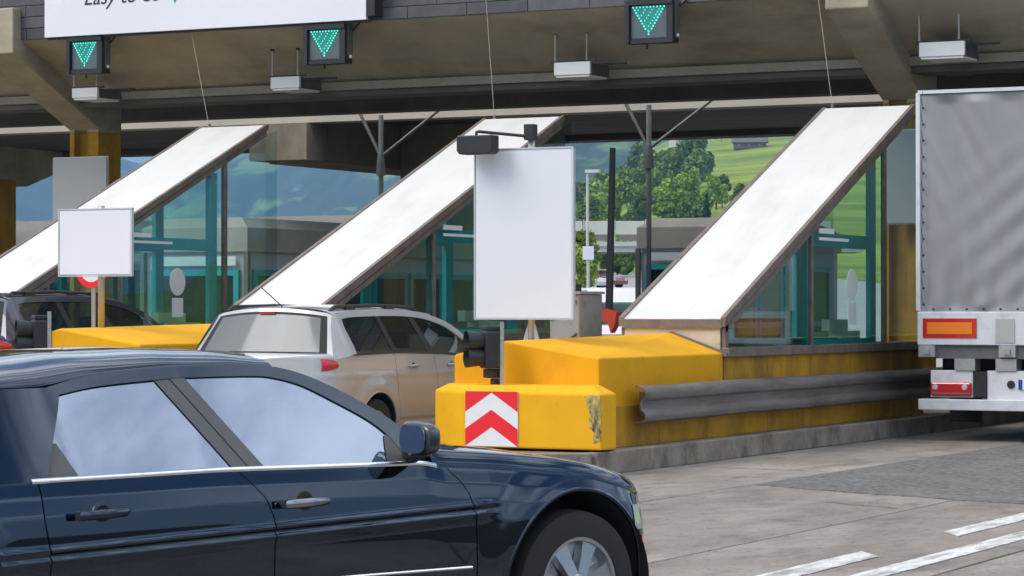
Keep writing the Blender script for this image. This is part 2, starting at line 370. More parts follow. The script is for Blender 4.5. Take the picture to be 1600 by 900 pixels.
# ------------------------------------------------------------------ toll islands
def kerb_run(parent, pts, z, w=.16, step=2.05, cache={}):
    for (x0, y0), (x1, y1) in zip(pts, pts[1:]):
        L = math.hypot(x1-x0, y1-y0); k = max(1, round(L/step)); l = L/k
        a = math.atan2(y1-y0, x1-x0)
        for i in range(k):
            key = (round(l, 2), round(z, 2))
            if key not in cache:
                o = MB().prism([(-w/2,0),(w/2-.0,0),(w/2-.02,z),(-w/2,z)][::-1], -l/2+.003, l/2-.003, 'x').build('kerb_stone', M['kerb'], parent, bevel=.012); cache[key] = o
            else:
                o = cache[key].copy(); C.objects.link(o); o.parent = parent
            t = (i+.5)/k
            o.location = (x0+(x1-x0)*t, y0+(y1-y0)*t, random.uniform(-.004,.002)); o.rotation_euler = (0, 0, a+pi)
def island(label, dx, dz=0, ny=0, detail=True):
    """dx: shift across the lanes from the island nearest the lorry; ny: shift of its nose along the lane"""
    I = thing('toll_island', label, 'toll island', (dx-11.8, 23, 0))
    ox, oy = dx-11.8, 23
    def L(b, *a, **k): b.v = [(x-ox+dx, y-oy, z) for x, y, z in b.v]; return b.build(*a, parent=I, **k)
    zk = .21
    L(MB().prism([(-12.88,22.75+ny),(-12.5,22.45+ny),(-11.2,22.45+ny),(-10.85,22.8+ny),(-10.85,50),(-12.88,50)], -.1, zk+.0), 'core', M['kerb'])
    off = lambda pts: [(x-ox+dx, y-oy) for x, y in pts]
    kerb_run(I, off([(-12.96,50),(-12.96,22.72+ny),(-12.5,22.37+ny),(-11.2,22.37+ny),(-10.78,22.76+ny),(-10.78,50)])[::-1], zk+.01)
    # nose block with its folded top
    y0, y1 = 23.5+ny, 26.62
    ze, zr = 1.09+dz, 1.25+dz
    b = MB(); xl, xr = -12.62, -11.03; rx0, rx1 = -12.05, -11.63
    b.v = [(xl,y0,zk),(xr,y0,zk),(xr,y0,ze),(rx0,y0,zr),(xl,y0,ze+.02),(xl,y1,zk),(xr,y1,zk),(xr,y1,ze),(rx1,y1,zr+.06),(xl,y1,ze)]
    b.f = [(0,1,2,3,4),(9,8,7,6,5),(1,6,7,2),(2,7,8,3),(3,8,9,4),(5,0,4,9),(0,5,6,1)]
    L(b, 'nose_block', M['yellow'], bevel=.02)
    # wall panels below the booth
    ys = [26.65,27.9,29.25,30.6,32.0,33.35]
    for a, c in zip(ys, ys[1:]):
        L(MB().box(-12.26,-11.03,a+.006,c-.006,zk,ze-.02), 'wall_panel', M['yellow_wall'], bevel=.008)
    L(MB().box(-12.2,-11.06,26.63,33.3,zk,ze-.03), 'wall_core', M['joint'])
    if detail:   # lower panels that clad the nose block's flank
        for a, c in ((23.75,24.85),(24.85,26.1),(26.1,26.64)):
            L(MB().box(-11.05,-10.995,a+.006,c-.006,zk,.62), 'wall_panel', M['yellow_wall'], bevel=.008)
    return I, L
IA, LA = island('yellow toll island with chevron nose block and steel guard rail beside the lorry', 0)
IB, LB = island('yellow toll island in the middle, behind the silver estate car', -5.0, .11, -.5, False)
IC, LC = island('yellow toll island behind the dark car at the far left', -9.77, .1, -.3, False)
ID, LD = island('toll island farthest left carrying the yellow concrete column', -14.4, .0, 0, False)

# crash block in front of island A with chevron board and torn corner
b = MB()
xl, xr, yf, yb, z0, z1, zt = -12.2, -10.69, 22.85, 23.6, .235, .76, .83
plan = [(xl,yf),(xr-.02,yf),(xr,yf+.06),(xr,yf+.3),(-10.95,yb),(-12.75,yb),(-12.78,yf+.55)]
plan2 = [(xl+.02,yf+.05),(xr-.12,yf+.08),(xr-.14,yf+.14),(xr-.18,yf+.32),(-11.08,yb),(-12.6,yb),(-12.62,yf+.55)]
n = len(plan)
b.v = [(x,y,z0) for x,y in plan]+[(x,y,z1) for x,y in plan]+[(x,y,zt) for x,y in plan2]
b.f = [tuple(range(n))[::-1], tuple(range(2*n,3*n))]+[(i,(i+1)%n,n+(i+1)%n,n+i) for i in range(n)]+[(n+i,n+(i+1)%n,2*n+(i+1)%n,2*n+i) for i in range(n)]
M['yellow_front'] = mat('yellow_crash_paint', (.85,.43,.006), .7, spec=.25, dirt2=[((.30,.17,.03),.55,8,(1,1,.6),(.61,.76)), ((.10,.07,.04),.6,3.1,(.6,1,1.4),(.66,.76))], vary=.05, scale=2, dirt=(.55,.30,.02), dirt_amt=.3, dirt_scale=3, dirt_pos=(.5,.85), bump=.05)
cb = LA(b, 'crash_block', M['yellow_front'], bevel=.018)
# scuffed corner
M['scuff'] = mat('bare_scuffed_concrete', (.50,.38,.13), .9, vary=.3, scale=9, dirt=(.05,.045,.04), dirt_amt=.95, dirt_scale=11, dirt_stretch=(1.5,1,.6), dirt_pos=(.47,.62), bump=.7, bump_scale=25)
sx0, sx1 = xr-.185, xr-.022
pts = rough_poly([(sx0,.74),(sx1,.755),(sx1,.33),(sx0+.09,.30),(sx0+.10,.40),(sx0+.05,.44),(sx0+.06,.56)], .03, .009)
LA(MB().prism(pts[::-1], yf-.004, yf+.02, 'y'), 'scuff', M['scuff'])
# chevron board
cx0, cx1, cz0, cz1 = -12.14, -11.575, .25, .775
ch = LA(MB().box(cx0,cx1,yf-.012,yf-.002,cz0,cz1), 'chevron_board', M['white'])
def clip_chev(za, zb, name):
    """red chevron whose tip spans za..zb at the centre and falls .19 to the edges"""
    cm = (cx0+cx1)/2; d = .185; b = MB()
    for xa, xb in ((cx0, cm), (cm, cx1)):
        ea = 0 if xa == cm else d; eb = 0 if xb == cm else d
        poly = []
        N_ = 24
        top = [(xa+(xb-xa)*i/N_, min(cz1, zb-(ea+(eb-ea)*i/N_))) for i in range(N_+1)]
        bot = [(xa+(xb-xa)*i/N_, max(cz0, za-(ea+(eb-ea)*i/N_))) for i in range(N_+1)]
        for i in range(N_):
            if top[i][1] > bot[i][1]+.001 or top[i+1][1] > bot[i+1][1]+.001:
                q = [(bot[i][0], min(bot[i][1], top[i][1])), (bot[i+1][0], min(bot[i+1][1], top[i+1][1])), top[i+1], top[i]]
                k = len(b.v); b.v += [(x, yf-.0145, z) for x, z in q]; b.f.append((k,k+1,k+2,k+3))
    b.v = [(x+11.8, y-23, z) for x, y, z in b.v]
    b.build(name, M['red'], ch)
clip_chev(.435, .60, 'red_chevron'); clip_chev(.765, .96, 'red_chevron')
# guard rail with W profile
g = thing('guard_rail', 'weathered grey steel guard rail along the yellow island wall', 'guard rail', (-10.9, 24, 0))
prof = [(.0,.80),(.05,.795),(.095,.765),(.11,.725),(.10,.69),(.062,.665),(.055,.62),(.062,.57),(.10,.535),(.108,.505),(.098,.475),(.05,.455),(.0,.45)]
W = MB()
for y in (24.0, 27.4, 30.8, 34.2):
    pass
k = len(prof); ysr = [24.05+.35*i for i in range(30)]
for y in ysr:
    for x, z in prof: W.v.append((x, y-24+0, z+.004*sin(y*1.7)))
for i in range(len(ysr)-1):
    for j in range(k-1):
        a = i*k+j; W.f.append((a, a+k, a+k+1, a+1))
W.build('beam', M['rail'], g, auto=True, solid=.012)
for y in (24.4, 27.6, 30.8, 33.6):
    box('bracket', -.085, .03, y-24-.06, y-24+.06, .5, .74, M['rail'], g)
for y in (24.25, 24.32, 27.5, 27.57, 30.7, 30.77):
    MB().lathe([(0,.118),(.014,.114),(.016,.09),(.016,.08)], 8, (0, y-24, .735), 'x').build('bolt', M['rail'], g)
for y in (27.55, 30.75):
    MB().prism([(.003,.785),(.06,.77),(.104,.742),(.106,.718),(.04,.668),(.036,.572),(.106,.532),(.1,.49),(.004,.455)], y-24-.004, y-24+.004, 'y').build('splice', M['rail'], g)

# ------------------------------------------------------------------ glazed booths with slanted white roof
def booth(label, x0, x1, yl, zl, yh, zh, zs, detail=True):
    B = thing('glazed_booth', label, 'toll booth', ((x0+x1)/2, yl, zs), group='glazed booths with slanted white roofs')
    ox, oy, oz = (x0+x1)/2, yl, zs
    def L(b, name, m, **k): b.v = [(x-ox, y-oy, z-oz) for x, y, z in b.v]; return b.build(name, m, B, **k)
    sl = (zh-zl)/(yh-yl); zt = lambda y: zl+sl*(y-yl)
    # roof panel and its edge trims
    t = .06
    L(MB().prism([(yl,zl-t),(yh,zh-t),(yh,zh),(yl,zl)], x0+.045, x1-.045, 'x'), 'roof_panel', M['white_panel'])
    for xa, xb in ((x0, x0+.05), (x1-.05, x1)):
        L(MB().prism([(yl-.02,zl-.085),(yh+.03,zh-.065),(yh+.03,zh+.018),(yl-.02,zl+.016)], xa, xb, 'x'), 'roof_trim', M['rust_trim'])
    for xa, xb in ((x0+.015, x0+.045), (x1-.045, x1-.015)):
        L(MB().prism([(yl+.02,zl-.16),(yh,zh-.16),(yh,zh-.09),(yl+.02,zl-.09)], xa, xb, 'x'), 'roof_rail', M['rust_trim'])
    L(MB().box(x0+.04,x1-.04,yl-.025,yl+.03,zl-.1,zl-.005), 'front_trim', M['rust_trim'])
    L(MB().box(x0+.06,x1-.07,yl+.005,yl+.05,zs+.02,zl-.1), 'front_board', M['cream'])
    # gable-shaped flashing over the nose block
    xm = (x0+x1)/2
    L(MB().prism([(x0-.02,zs-.02),(xm,zs+.19),(x1+.02,zs-.03),(x1+.02,zs+.02),(xm,zs+.245),(x0-.02,zs+.03)], yl-.03, yl+.0, 'y'), 'flashing', M['rust_trim'])
    # sill
    L(MB().box(x0-.015,x1+.03,yl+.02,yh+.42,zs-.03,zs+.07), 'sill', M['rust_trim'], bevel=.008)
    # corner posts and mullions
    ya, yb, ye = yl+2.66, yl+5.21, yh+.32
    for xa, xb in ((x0+.015, x0+.06), (x1-.06, x1-.015)):
        L(MB().box(xa,xb,yl+.03,yl+.11,zs+.07,zt(yl+.1)-.1), 'corner_post', M['rust_trim'])
        L(MB().prism([(ya-.03,zs+.07),(ya+.03,zs+.07),(ya+.03,zt(ya)-.15),(ya-.03,zt(ya)-.17)], xa, xb, 'x'), 'mullion', M['rust_trim'])
        L(MB().prism([(yb-.045,zs+.07),(yb+.045,zs+.07),(yb+.045,zt(yb)-.13),(yb-.045,zt(yb)-.17)], xa, xb, 'x'), 'mullion', M['rust_trim'])
    for xp in (x0+.036, x1-.04):
        L(MB().prism([(yl+.11,zs+.07),(ya-.03,zs+.07),(ya-.03,zt(ya)-.17),(yl+.11,zt(yl+.11)-.15)], xp, xp+.006, 'x'), 'side_pane', M['glass_booth'])
        L(MB().prism([(ya+.03,zs+.07),(yb-.045,zs+.07),(yb-.045,zt(yb)-.18),(ya+.03,zt(ya)-.14)], xp, xp+.006, 'x'), 'side_pane', M['glass_booth'])
        L(MB().prism([(yb+.045,zs+.07),(ye,zs+.07),(ye,zh-.06),(yh-.03,zh-.15),(yb+.045,zt(yb)-.12)], xp, xp+.006, 'x'), 'side_pane', M['glass_pane'])
    # teal door unit just inside both flanks
    for xa, xb in ((x0+.10, x0+.16), (x1-.18, x1-.12)):
        f = MB()
        y0, y1 = ya+.08, yb-.06; w = .13
        f.prism([(y0,zs+.03),(y0+w,zs+.03),(y0+w,zt(y0+w)-.2),(y0,zt(y0)-.2)], xa, xb, 'x')
        ztop = min(zt(y1)-.22, zs+2.32)
        f.box(xa,xb,y1-.2,y1,zs+.03,ztop)
        yt = yl+(ztop+.2-zl)/sl
        f.box(xa,xb,max(yt,y0+w),y1-.2,ztop-.09,ztop)
        f.box(xa,xb,y0+w,y1-.2,zs+.03,zs+.13)
        f.box(xa,xb,y0+w,y1-.2,zs+1.22,zs+1.38)
        d = L(f, 'door_frame', M['teal'])
    if detail:
        xa = x1-.032
        yc = (ya+yb)/2+.1
        L(MB().lathe([(0,.006),(.185,.006),(.19,0),(0,0)], 28, (xa, yc, zs+.78), 'x'), 'round_plate', M['plate'])
        L(MB().box(xa,xa+.006,yc-.13,yc+.13,zs+.30,zs+.56), 'square_plate', M['plate'])
        L(MB().box(xa,xa+.006,ya+.25,ya+1.25,zs+1.29,zs+1.325).box(xa,xa+.006,ya+.25,ya+.75,zs+1.37,zs+1.43), 'notice_strip', M['plate'])
        L(MB().box(x0+.3,x1-.3,ya-1.4,yb-.3,zs-.0,zs+.14), 'counter', M['charcoal'])
        L(MB().box(x1-.42,x1-.25,yc+.25,yc+.9,zs+.12,zs+.22).box(x1-.40,x1-.3,yc-.05,yc+.6,zs+.22,zs+.36), 'drawer', M['cream'])
        L(MB().box(x0+.35,x0+.4,ya-.9,ya-.4,zs+.25,zs+.6).box(x0+.36,x0+.45,ya-.7,ya-.6,zs+.12,zs+.25), 'monitor', M['black'])
    return B
BA = booth('glazed booth with slanted white roof beside the lorry', -12.25, -11.0, 26.62, 1.46, 32.9, 4.17, 1.08)
BB = booth('glazed booth with slanted white roof behind the tall blank sign', -17.23, -15.98, 26.62, 1.60, 32.9, 4.19, 1.19)
BC = booth('glazed booth with slanted white roof at the left behind the small blank sign', -21.9, -20.72, 26.62, 1.56, 32.9, 4.22, 1.16)
# ------------------------------------------------------------------ canopy
K = thing('canopy', 'large concrete canopy spanning the toll lanes on yellow based columns', 'canopy', (-20, 35, 0))
def LK(b, name, m, parent=None, **k): 
    b.v = [(x+20, y-35, z) for x, y, z in b.v]; return b.build(name, m, parent or K, **k)
X0, X1 = -48, -2
fas = LK(MB().prism([(35.25,5.0),(34.99,5.0),(34.2,5.40),(33.5,5.70),(33.5,7.1),(36.4,7.1),(36.4,5.0)], X0, X1, 'x'), 'fascia', M['concrete'])
LK(MB().prism([(34.9,4.87),(34.9,4.99),(35.3,4.996),(35.3,4.87)], X0, X1, 'x'), 'lip', M['lip'])
LK(MB().prism([(34.98,4.78),(35.6,4.78),(35.6,4.865),(34.98,4.865)], X0, X1, 'x'), 'soffit_beam', M['concrete_shaded'])
LK(MB().box(X0,X1,36.41,39.9,5.45,5.8), 'soffit', M['concrete_shaded'])   # the gap behind is an added slot letting sun onto the cross beam
LK(MB().box(X0,X1,39.5,39.96,4.92,5.44), 'soffit_beam', M['concrete_shaded'])  # added downstand that hides the sunlit slab face behind the slot
M['pale_beam'] = mat('pale_beam_paint', (.52,.475,.40), .8, vary=.12, scale=1.5, dirt=(.4,.35,.28), dirt_amt=.5)
LK(MB().box(X0,X1,42.0,42.5,4.98,5.14), 'cross_beam', M['pale_beam'])
LK(MB().box(X0,X1,42.3,51,5.145,5.6), 'soffit', M['concrete_shaded'])
LK(MB().box(X0,X1,49.6,50.3,5.02,5.14), 'cross_beam', M['concrete_shaded'])
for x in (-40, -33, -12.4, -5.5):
    LK(MB().box(x-.25,x+.25,36.45,39.48,5.1,5.44), 'rib', M['concrete_shaded'])
M['concrete_mid'] = mat('stained_concrete', (.25,.21,.155), .9, vary=.2, scale=1.2, dirt=(.11,.09,.07), dirt_amt=.7, dirt_scale=1.1, dirt_stretch=(1,1,.4), bump=.25, bump_scale=25)
LK(MB().box(-26.8,-25.53,42.62,52,4.28,5.13), 'girder', M['concrete_mid'])
LK(MB().box(-26.78,-25.55,41.9,42.6,4.3,4.97), 'girder_end', M['concrete_mid'])
LK(MB().box(-25.5,-22.4,45.3,46.2,0,5.12), 'pier', M['concrete_mid'])
# slates on the upstand
sl0 = None
for r in range(6):
    x = X0+ (r%2)*.48
    while x < X1-.3:
        if x < X1-.5:
            if sl0 is None:
                sl0 = MB().box(-.476,.476,-.02,.02,-.083,.083).build('slate', M['slate'], fas, bevel=.006); o = sl0
            else:
                o = sl0.copy(); C.objects.link(o); o.parent = fas
            o.location = (x+20, 33.47-35-random.uniform(0,.012), 5.80+.175*r); o.rotation_euler = (random.uniform(-.02,.02), 0, random.uniform(-.012,.012))
        x += .96
# columns: waisted H section, yellow lower part, strut reaching forward to the upstand
def column(xl, w, yf, strut=True, rev=False):
    d = .62; r = w*.28
    sec = [(xl,yf),(xl+r*.55,yf),(xl+r*.55,yf+.16),(xl+w*.62,yf+.16),(xl+w*.62,yf),(xl+w,yf),(xl+w,yf+d),(xl,yf+d)]
    c = LK(MB().prism(sec, 4.42, 5.4), 'column', M['concrete'])
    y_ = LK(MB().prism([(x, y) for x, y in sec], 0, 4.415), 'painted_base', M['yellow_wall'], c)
    return c
def strut(xl, w, yf):
    poly = [(yf+.02,4.46),(yf+.62,4.46),(yf+.62,4.99),(yf-.35,5.0),(33.62,5.72),(33.62,6.2),(33.25,6.2),(33.25,5.50)]
    LK(MB().prism(poly, xl-.02, xl+w+.02, 'x'), 'strut', M['concrete'], bevel=.02)
for xl in (-12.32, -26.12, -40.0):
    column(xl, .56, 35.5); strut(xl, .56, 35.5)
for xl in (-12.3, -37.2):
    column(xl, .56, 47.2)
    LK(MB().prism([(47.7,4.3),(48.3,4.3),(51,5.14),(47.7,5.14)], xl, xl+.5, 'x'), 'strut', M['concrete'])

# flat luminaires on two rods
def luminaire(label, x0, x1, z0, z1):
    T = thing('canopy_lamp', label, 'lamp', ((x0+x1)/2, 34.05, z0), group='flat lamps hanging from the canopy')
    hw = (x1-x0)/2; h = z1-z0
    MB().prism([(-hw,.03),(hw,.03),(hw,h),(-hw,h)], -.05, -.0, 'y').build('end_panel', M['white'], T, bevel=.006)
    MB().prism([(-hw+.01,.035),(hw-.01,.035),(hw-.03,h-.01),(-hw+.03,h-.01)], .002, .62, 'y').build('housing', M['dark_steel'], T)
    MB().box(-hw+.02,hw-.02,-.03,.56,0,.028).build('diffuser', M['white'], T)
    MB().box(-hw-.08,hw+.05,.03,.07,h+.0,h+.03).build('bracket', M['black'], T); MB().box(-hw-.08,hw+.3,.5,.54,h-.01,h+.02).build('bracket', M['black'], T)
    for sx in (-hw-.03, hw*.65):
        MB().tube([(sx,.05,h+.02),(sx,.05,h+.42),(sx,.1,h+.62)], .016, 6).build('rod', M['steel'], T)
        MB().lathe([(0,0),(.035,0),(.03,.06),(.0,.06)], 8, (sx,.06,h+.40), 'z').build('rod_socket', M['black'], T)
luminaire('flat white canopy lamp on two rods left of the green signal near the centre', -16.66, -16.1, 4.83, 5.04)
luminaire('flat white canopy lamp on two rods below the end of the white banner', -21.36, -20.86, 4.82, 5.02)
luminaire('flat white canopy lamp in front of the yellow column at the left', -24.98, -24.5, 4.81, 4.99)
luminaire('flat white canopy lamp above the lorry', -11.30, -10.68, 4.86, 5.08)
# green arrow lane signals
def signal(label, x0, x1, z0, z1):
    T = thing('lane_signal', label, 'signal', ((x0+x1)/2, 33.3, z0), group='green lane signals under the canopy edge')
    hw = (x1-x0)/2; h = z1-z0
    MB().box(-hw,hw,-.04,.14,0,h).build('housing', M['black'], T, bevel=.01)
    fr = MB()
    fr.box(-hw,hw,-.10,-.041,h-.07,h).box(-hw,-hw+.06,-.10,-.041,.0,h-.071).box(hw-.09,hw,-.08,-.041,.0,h-.071).box(-hw+.061,hw-.091,-.07,-.041,.0,.06)
    fr.build('hood', M['black'], T)
    sx0, sx1, sz0, sz1 = -hw+.075, hw-.105, .07, h-.08
    MB().box(sx0,sx1,-.048,-.041,sz0,sz1).build('screen', M['led_dim'], T)
    cxm = (sx0+sx1)/2; tw = (sx1-sx0)*.44; zb, ztp = sz0+.05, sz1-.02
    MB().prism([(cxm,zb),(cxm+tw,ztp),(cxm-tw,ztp)], -.0505, -.0485, 'y').build('arrow_field', M['led_fill'], T)
    d = MB(); rows = 11
    for r in range(rows):
        f = 1-r/(rows-1); z = zb+(ztp-zb)*f; k = max(1, int(round(rows*f*.95)))
        for i in range(k):
            x = cxm+(0 if k == 1 else (-tw+2*tw*i/(k-1))*f)
            edge = i in (0, k-1) or r == 0
            if not edge and (r+i) % 2: continue
            rr = .0135 if edge else .009
            n = len(d.v); d.v += [(x+rr*cos(a*pi/3), -.0535, z+rr*sin(a*pi/3)) for a in range(6)]; d.f.append(tuple(n+a for a in range(6)))
    tag(d.build('arrow_lights', M['led'], T), kind='stuff')
    MB().lathe([(0,.0),(.028,.004),(.03,.02),(.0,.045)], 10, (hw+.0, .06, .1), 'x').build('knob', M['white'], T)
    MB().box(hw-.02,hw+.02,.0,.12,h*.2,h).build('hinge_plate', M['dark_steel'], T)
    MB().tube([(hw,.1,h-.12),(hw+.16,.14,h+.06)], .015, 6).build('bracket', M['black'], T); MB().tube([(-hw*.3,.1,0),(-hw*.3,.1,-.06)], .012, 6).build('cable_stub', M['black'], T)
signal('green lane signal nearest the centre, right of the banner', -15.20, -14.50, 5.17, 5.76)
signal('green lane signal under the right end of the banner', -20.30, -19.62, 5.10, 5.67)
signal('green lane signal under the left end of the banner', -24.50, -23.86, 5.13, 5.69)
# banner
bn = thing('banner', 'white banner hanging on the canopy edge above two green signals', 'banner', (-22.1, 33.2, 5.7))
MB().box(-2.78,2.86,-.03,.03,0,1.5).build('sheet', M['banner'], bn)
MB().box(-2.78,2.9,.035,.06,-.035,1.5).box(2.865,3.0,-.02,.2,.05,1.4).build('backing_frame', M['black'], bn)
text('lettering', 'Easy to do', .33, M['ink'], bn, (-1.36, -.033, .455), (rad(90), 0, 0), .35)
mk = MB(); mk.prism([(0,.16),(.10,0),(.36,.42),(.30,.45),(.10,.14),(.05,.22)], -.036, -.032, 'y')
mk.v = [(x-.50, y, z+.40) for x, y, z in mk.v]; mk.build('check_mark', M['green_ink'], bn)
# stay wires between canopy edge and booth roofs
for lab, a, c in (('thin stay wire above the booth in the middle', (-17.38,33.3,5.95), (-17.06,32.95,4.19)), ('thin stay wire below the white banner', (-22.35,33.35,5.75), (-21.75,32.95,4.22)), ('thin stay wire left of the big concrete strut', (-12.48,33.3,5.9), (-12.12,32.95,4.18))):
    o = thing('stay_wire', lab, 'wire', c, group='stay wires')
    MB().tube([(0,0,0), tuple(a[i]-c[i] for i in range(3))], .0042, 5).build('wire', M['concrete'], o)
    MB().lathe([(0,0),(.03,0),(.02,.05),(0,.06)], 8, (0,0,0), 'z').build('anchor', M['dark_steel'], o)
M['post_grey'] = mat('post_grey', (.2,.205,.2), .6, .2, vary=.1)
# Y-shaped steel posts behind the booths
for lab, x, zb in (('dark steel post with raking arms behind the middle roof', -23.76, 2.4), ('dark steel post with raking arms in front of the charcoal cabin', -18.55, 2.74)):
    o = thing('roof_post', lab, 'post', (x, 41.5, 0), group='steel posts under the rear canopy')
    MB().tube([(0,0,zb),(0,0,5.02)], .045, 10).build('shaft', M['post_grey'], o)
    MB().lathe([(.0,0),(.085,0),(.075,.22),(.055,.4),(.046,.41)], 10, (0,0,3.95), 'z').build('collar', M['dark_steel'], o)
    MB().tube([(0,0,4.28),(1.12,.1,5.08)], .027, 6).build('arm', M['dark_steel'], o); MB().tube([(0,0,4.28),(-.45,.0,5.1)], .03, 6).build('arm', M['dark_steel'], o)
    MB().tube([(0,0,0),(0,0,zb)], .042, 8).build('base', M['dark_steel'], o)

# ------------------------------------------------------------------ signs
s = thing('tall_sign', 'tall blank pale sign panel on the nose of the chevron island', 'sign', (-12.15, 24.25, 1.22))
MB().box(-.60,.49,-.05,-.025,.25,1.955).build('panel', M['sign_white'], s, bevel=.008)
MB().box(-.612,.502,-.058,-.018,.237,.249).box(-.612,.502,-.058,-.018,1.956,1.97).box(-.612,-.601,-.058,-.018,.25,1.955).box(.491,.512,-.058,-.01,.25,1.955).build('edge_profile', M['alu'], s)
MB().tube([(0,.03,0),(0,.03,2.17)], .036, 12).build('post', M['steel'], s, smooth=True)
MB().box(-.11,.11,-.06,.12,-.01,.03).prism([(-.09,.031),(.09,.031),(.035,.2),(-.035,.2)], .02, .04, 'y').build('foot', M['steel'], s)
MB().box(-.08,.08,-.017,.03,.5,.56).box(-.08,.08,-.017,.03,1.6,1.66).build('clamp', M['steel'], s)
t = thing('sign_lamp', 'black box lamp on a bent arm above the tall blank sign', 'lamp', (-12.15, 24.25, 3.4))
MB().box(-.055,.05,-.04,.07,-.13,.03).build('clamp', M['black'], t, bevel=.006)
MB().tube([(-.04,-.03,-.09),(-.46,-.24,-.045),(-.48,-.25,-.05),(-.485,-.25,-.09)], .016, 8).build('arm', M['black'], t)
MB().prism([(-.2,-.085),(.2,-.085),(.2,-.25),(.17,-.275),(-.17,-.275),(-.2,-.24)], -.32, -.15, 'y').build('lamp_box', M['black'], t, bevel=.01).location = (-.475, 0, 0)
s = thing('small_sign', 'small blank white sign on a thin post on the middle island', 'sign', (-16.98, 23.62, 1.3))
MB().box(-.51,.42,-.04,-.02,.63,1.325).build('panel', M['sign_small'], s, bevel=.01)
MB().box(-.522,-.511,-.045,-.012,.625,1.33).box(.421,.442,-.045,-.008,.625,1.33).box(-.522,.442,-.045,-.012,1.326,1.34).box(-.522,.442,-.045,-.012,.612,.624).build('edge_profile', M['alu'], s)
MB().tube([(0,.02,0),(0,.02,1.37)], .038, 10).build('post', M['steel'], s, smooth=True)
MB().box(-.14,.12,-.08,.1,-.04,.02).build('foot', M['rust_trim'], s)
s = thing('round_sign', 'round red ringed prohibition sign half hidden behind the small blank sign', 'sign', (-18.02, 24.9, 1.1))
MB().lathe([(0,-.004),(.15,-.004),(.15,.01),(0,.01)], 32, (0,0,.92), 'y').build('face', M['plate'], s)
MB().lathe([(.15,-.008),(.215,-.008),(.215,.012),(.15,.012),(.15,-.008)], 32, (0,0,.92), 'y').build('red_ring', M['red'], s)
MB().tube([(0,.04,-.9),(0,.04,1.1)], .025, 8).build('post', M['steel'], s)
for lab, x0, x1, z0, z1, y in (('grey blank panel hung on the yellow column at the left', -26.24, -25.19, 2.95, 4.0, 35.2), ('grey blank panel on the column behind the glass next to the lorry', -12.2, -11.5, 2.74, 4.02, 35.2)):
    s = thing('column_sign', lab, 'sign', ((x0+x1)/2, y, z0), group='grey panels on columns')
    hw = (x1-x0)/2
    MB().box(-hw,hw,0,.03,0,z1-z0).build('panel', M['sign_grey'], s, bevel=.008)
    MB().box(-hw-.012,hw+.012,.031,.05,-.012,z1-z0+.012).build('rim', M['alu'], s)
    MB().box(-hw*.5,hw*.5,.051,.29,.2,.26).build('bracket', M['steel'], s); MB().box(-hw*.5,hw*.5,.051,.29,.8,.86).build('bracket', M['steel'], s)

# traffic lights on the island noses: boxes with barrel visors facing the traffic
def tlight(label, x, y, z):
    T = thing('traffic_light', label, 'traffic light', (x, y, z), rz=rad(-42), group='black traffic lights on the island noses'); T.scale = (.76,.76,.84)
    MB().box(.104,.12,-.05,-.0,-.10,.82).build('mounting_plate', M['steel'], T)
    for zz in (.05, .35, .62): MB().lathe([(0,0),(.016,0),(.016,.02),(0,.024)], 6, (.121,-.03,zz), 'x').build('bolt', M['steel'], T)
    MB().box(-.16,.10,-.24,.02,.28,.72).build('housing', M['black'], T, bevel=.03)
    for zz in (.60, .41):
        MB().lathe([(.0,-.25),(.07,-.25),(.085,-.27),(.115,-.46),(.12,-.46),(.095,-.24),(0,-.24)], 20, (-.03,0,zz), 'y').build('visor', M['black'], T, auto=True)
        MB().lathe([(0,-.30),(.06,-.29),(.078,-.27)], 16, (-.03,0,zz), 'y').build('lens', M['charcoal'], T, smooth=True)
    MB().box(-.19,.09,-.22,.02,.725,.775).build('cap', M['black'], T, bevel=.015); MB().box(-.12,.04,-.2,.02,.17,.275).build('neck', M['black'], T, bevel=.015)
    MB().box(-.08,.03,-.12,.02,-.02,.165).build('cable_box', M['black'], T, bevel=.02)
tlight('black traffic light on the nose of the chevron island below the tall sign', -11.97, 23.25, .75)
tlight('black traffic light on the middle island next to the small sign', -17.22, 23.05, .85)

# grey control cabinet and raised barrier
c = thing('control_cabinet', 'weathered grey steel cabinet behind the tall blank sign', 'cabinet', (-12.95, 26.9, .2))
M['cab_grey'] = mat('cabinet_grey', (.36,.35,.32), .6, .2, vary=.15, scale=4, dirt=(.16,.14,.12), dirt_amt=.6, dirt_scale=4)
MB().box(-.16,.20,-.25,.35,0,1.53).build('body', M['cab_grey'], c, bevel=.012)
MB().box(-.18,.22,-.28,.37,1.531,1.56).build('lid', M['cab_grey'], c)
MB().box(-.1,.06,-.2,.1,1.561,1.64).build('cable_cap', M['black'], c)
MB().tube([(-.15,-.262,1.25),(.17,-.262,1.46)], .012, 6).tube([(.0,-.262,.98),(.17,-.262,1.1)], .012, 6).build('strap', M['dark_steel'], c)
b = thing('raised_barrier', 'raised dark barrier arm with red pivot between the tall sign and right roof', 'barrier', (-16.55, 35.6, .2))
MB().prism([(-.045,1.25),(.045,1.25),(.09,3.72),(.03,3.72)], -.04, .04, 'y').build('arm', M['rust_trim'] if False else M['black'], b)
MB().prism([(-.2,1.32),(.0,1.38),(.16,1.32),(.12,1.12),(.06,1.02),(.02,1.16),(-.1,1.2)], -.08, .08, 'y').build('pivot', M['red_plastic'], b)
MB().box(-.2,.2,-.18,.18,0,1.0).build('housing', M['cab_grey'], b, bevel=.02)
MB().tube([(.36,0,0),(.36,0,1.42)], .03, 8).build('stop_post', M['red_plastic'], b)

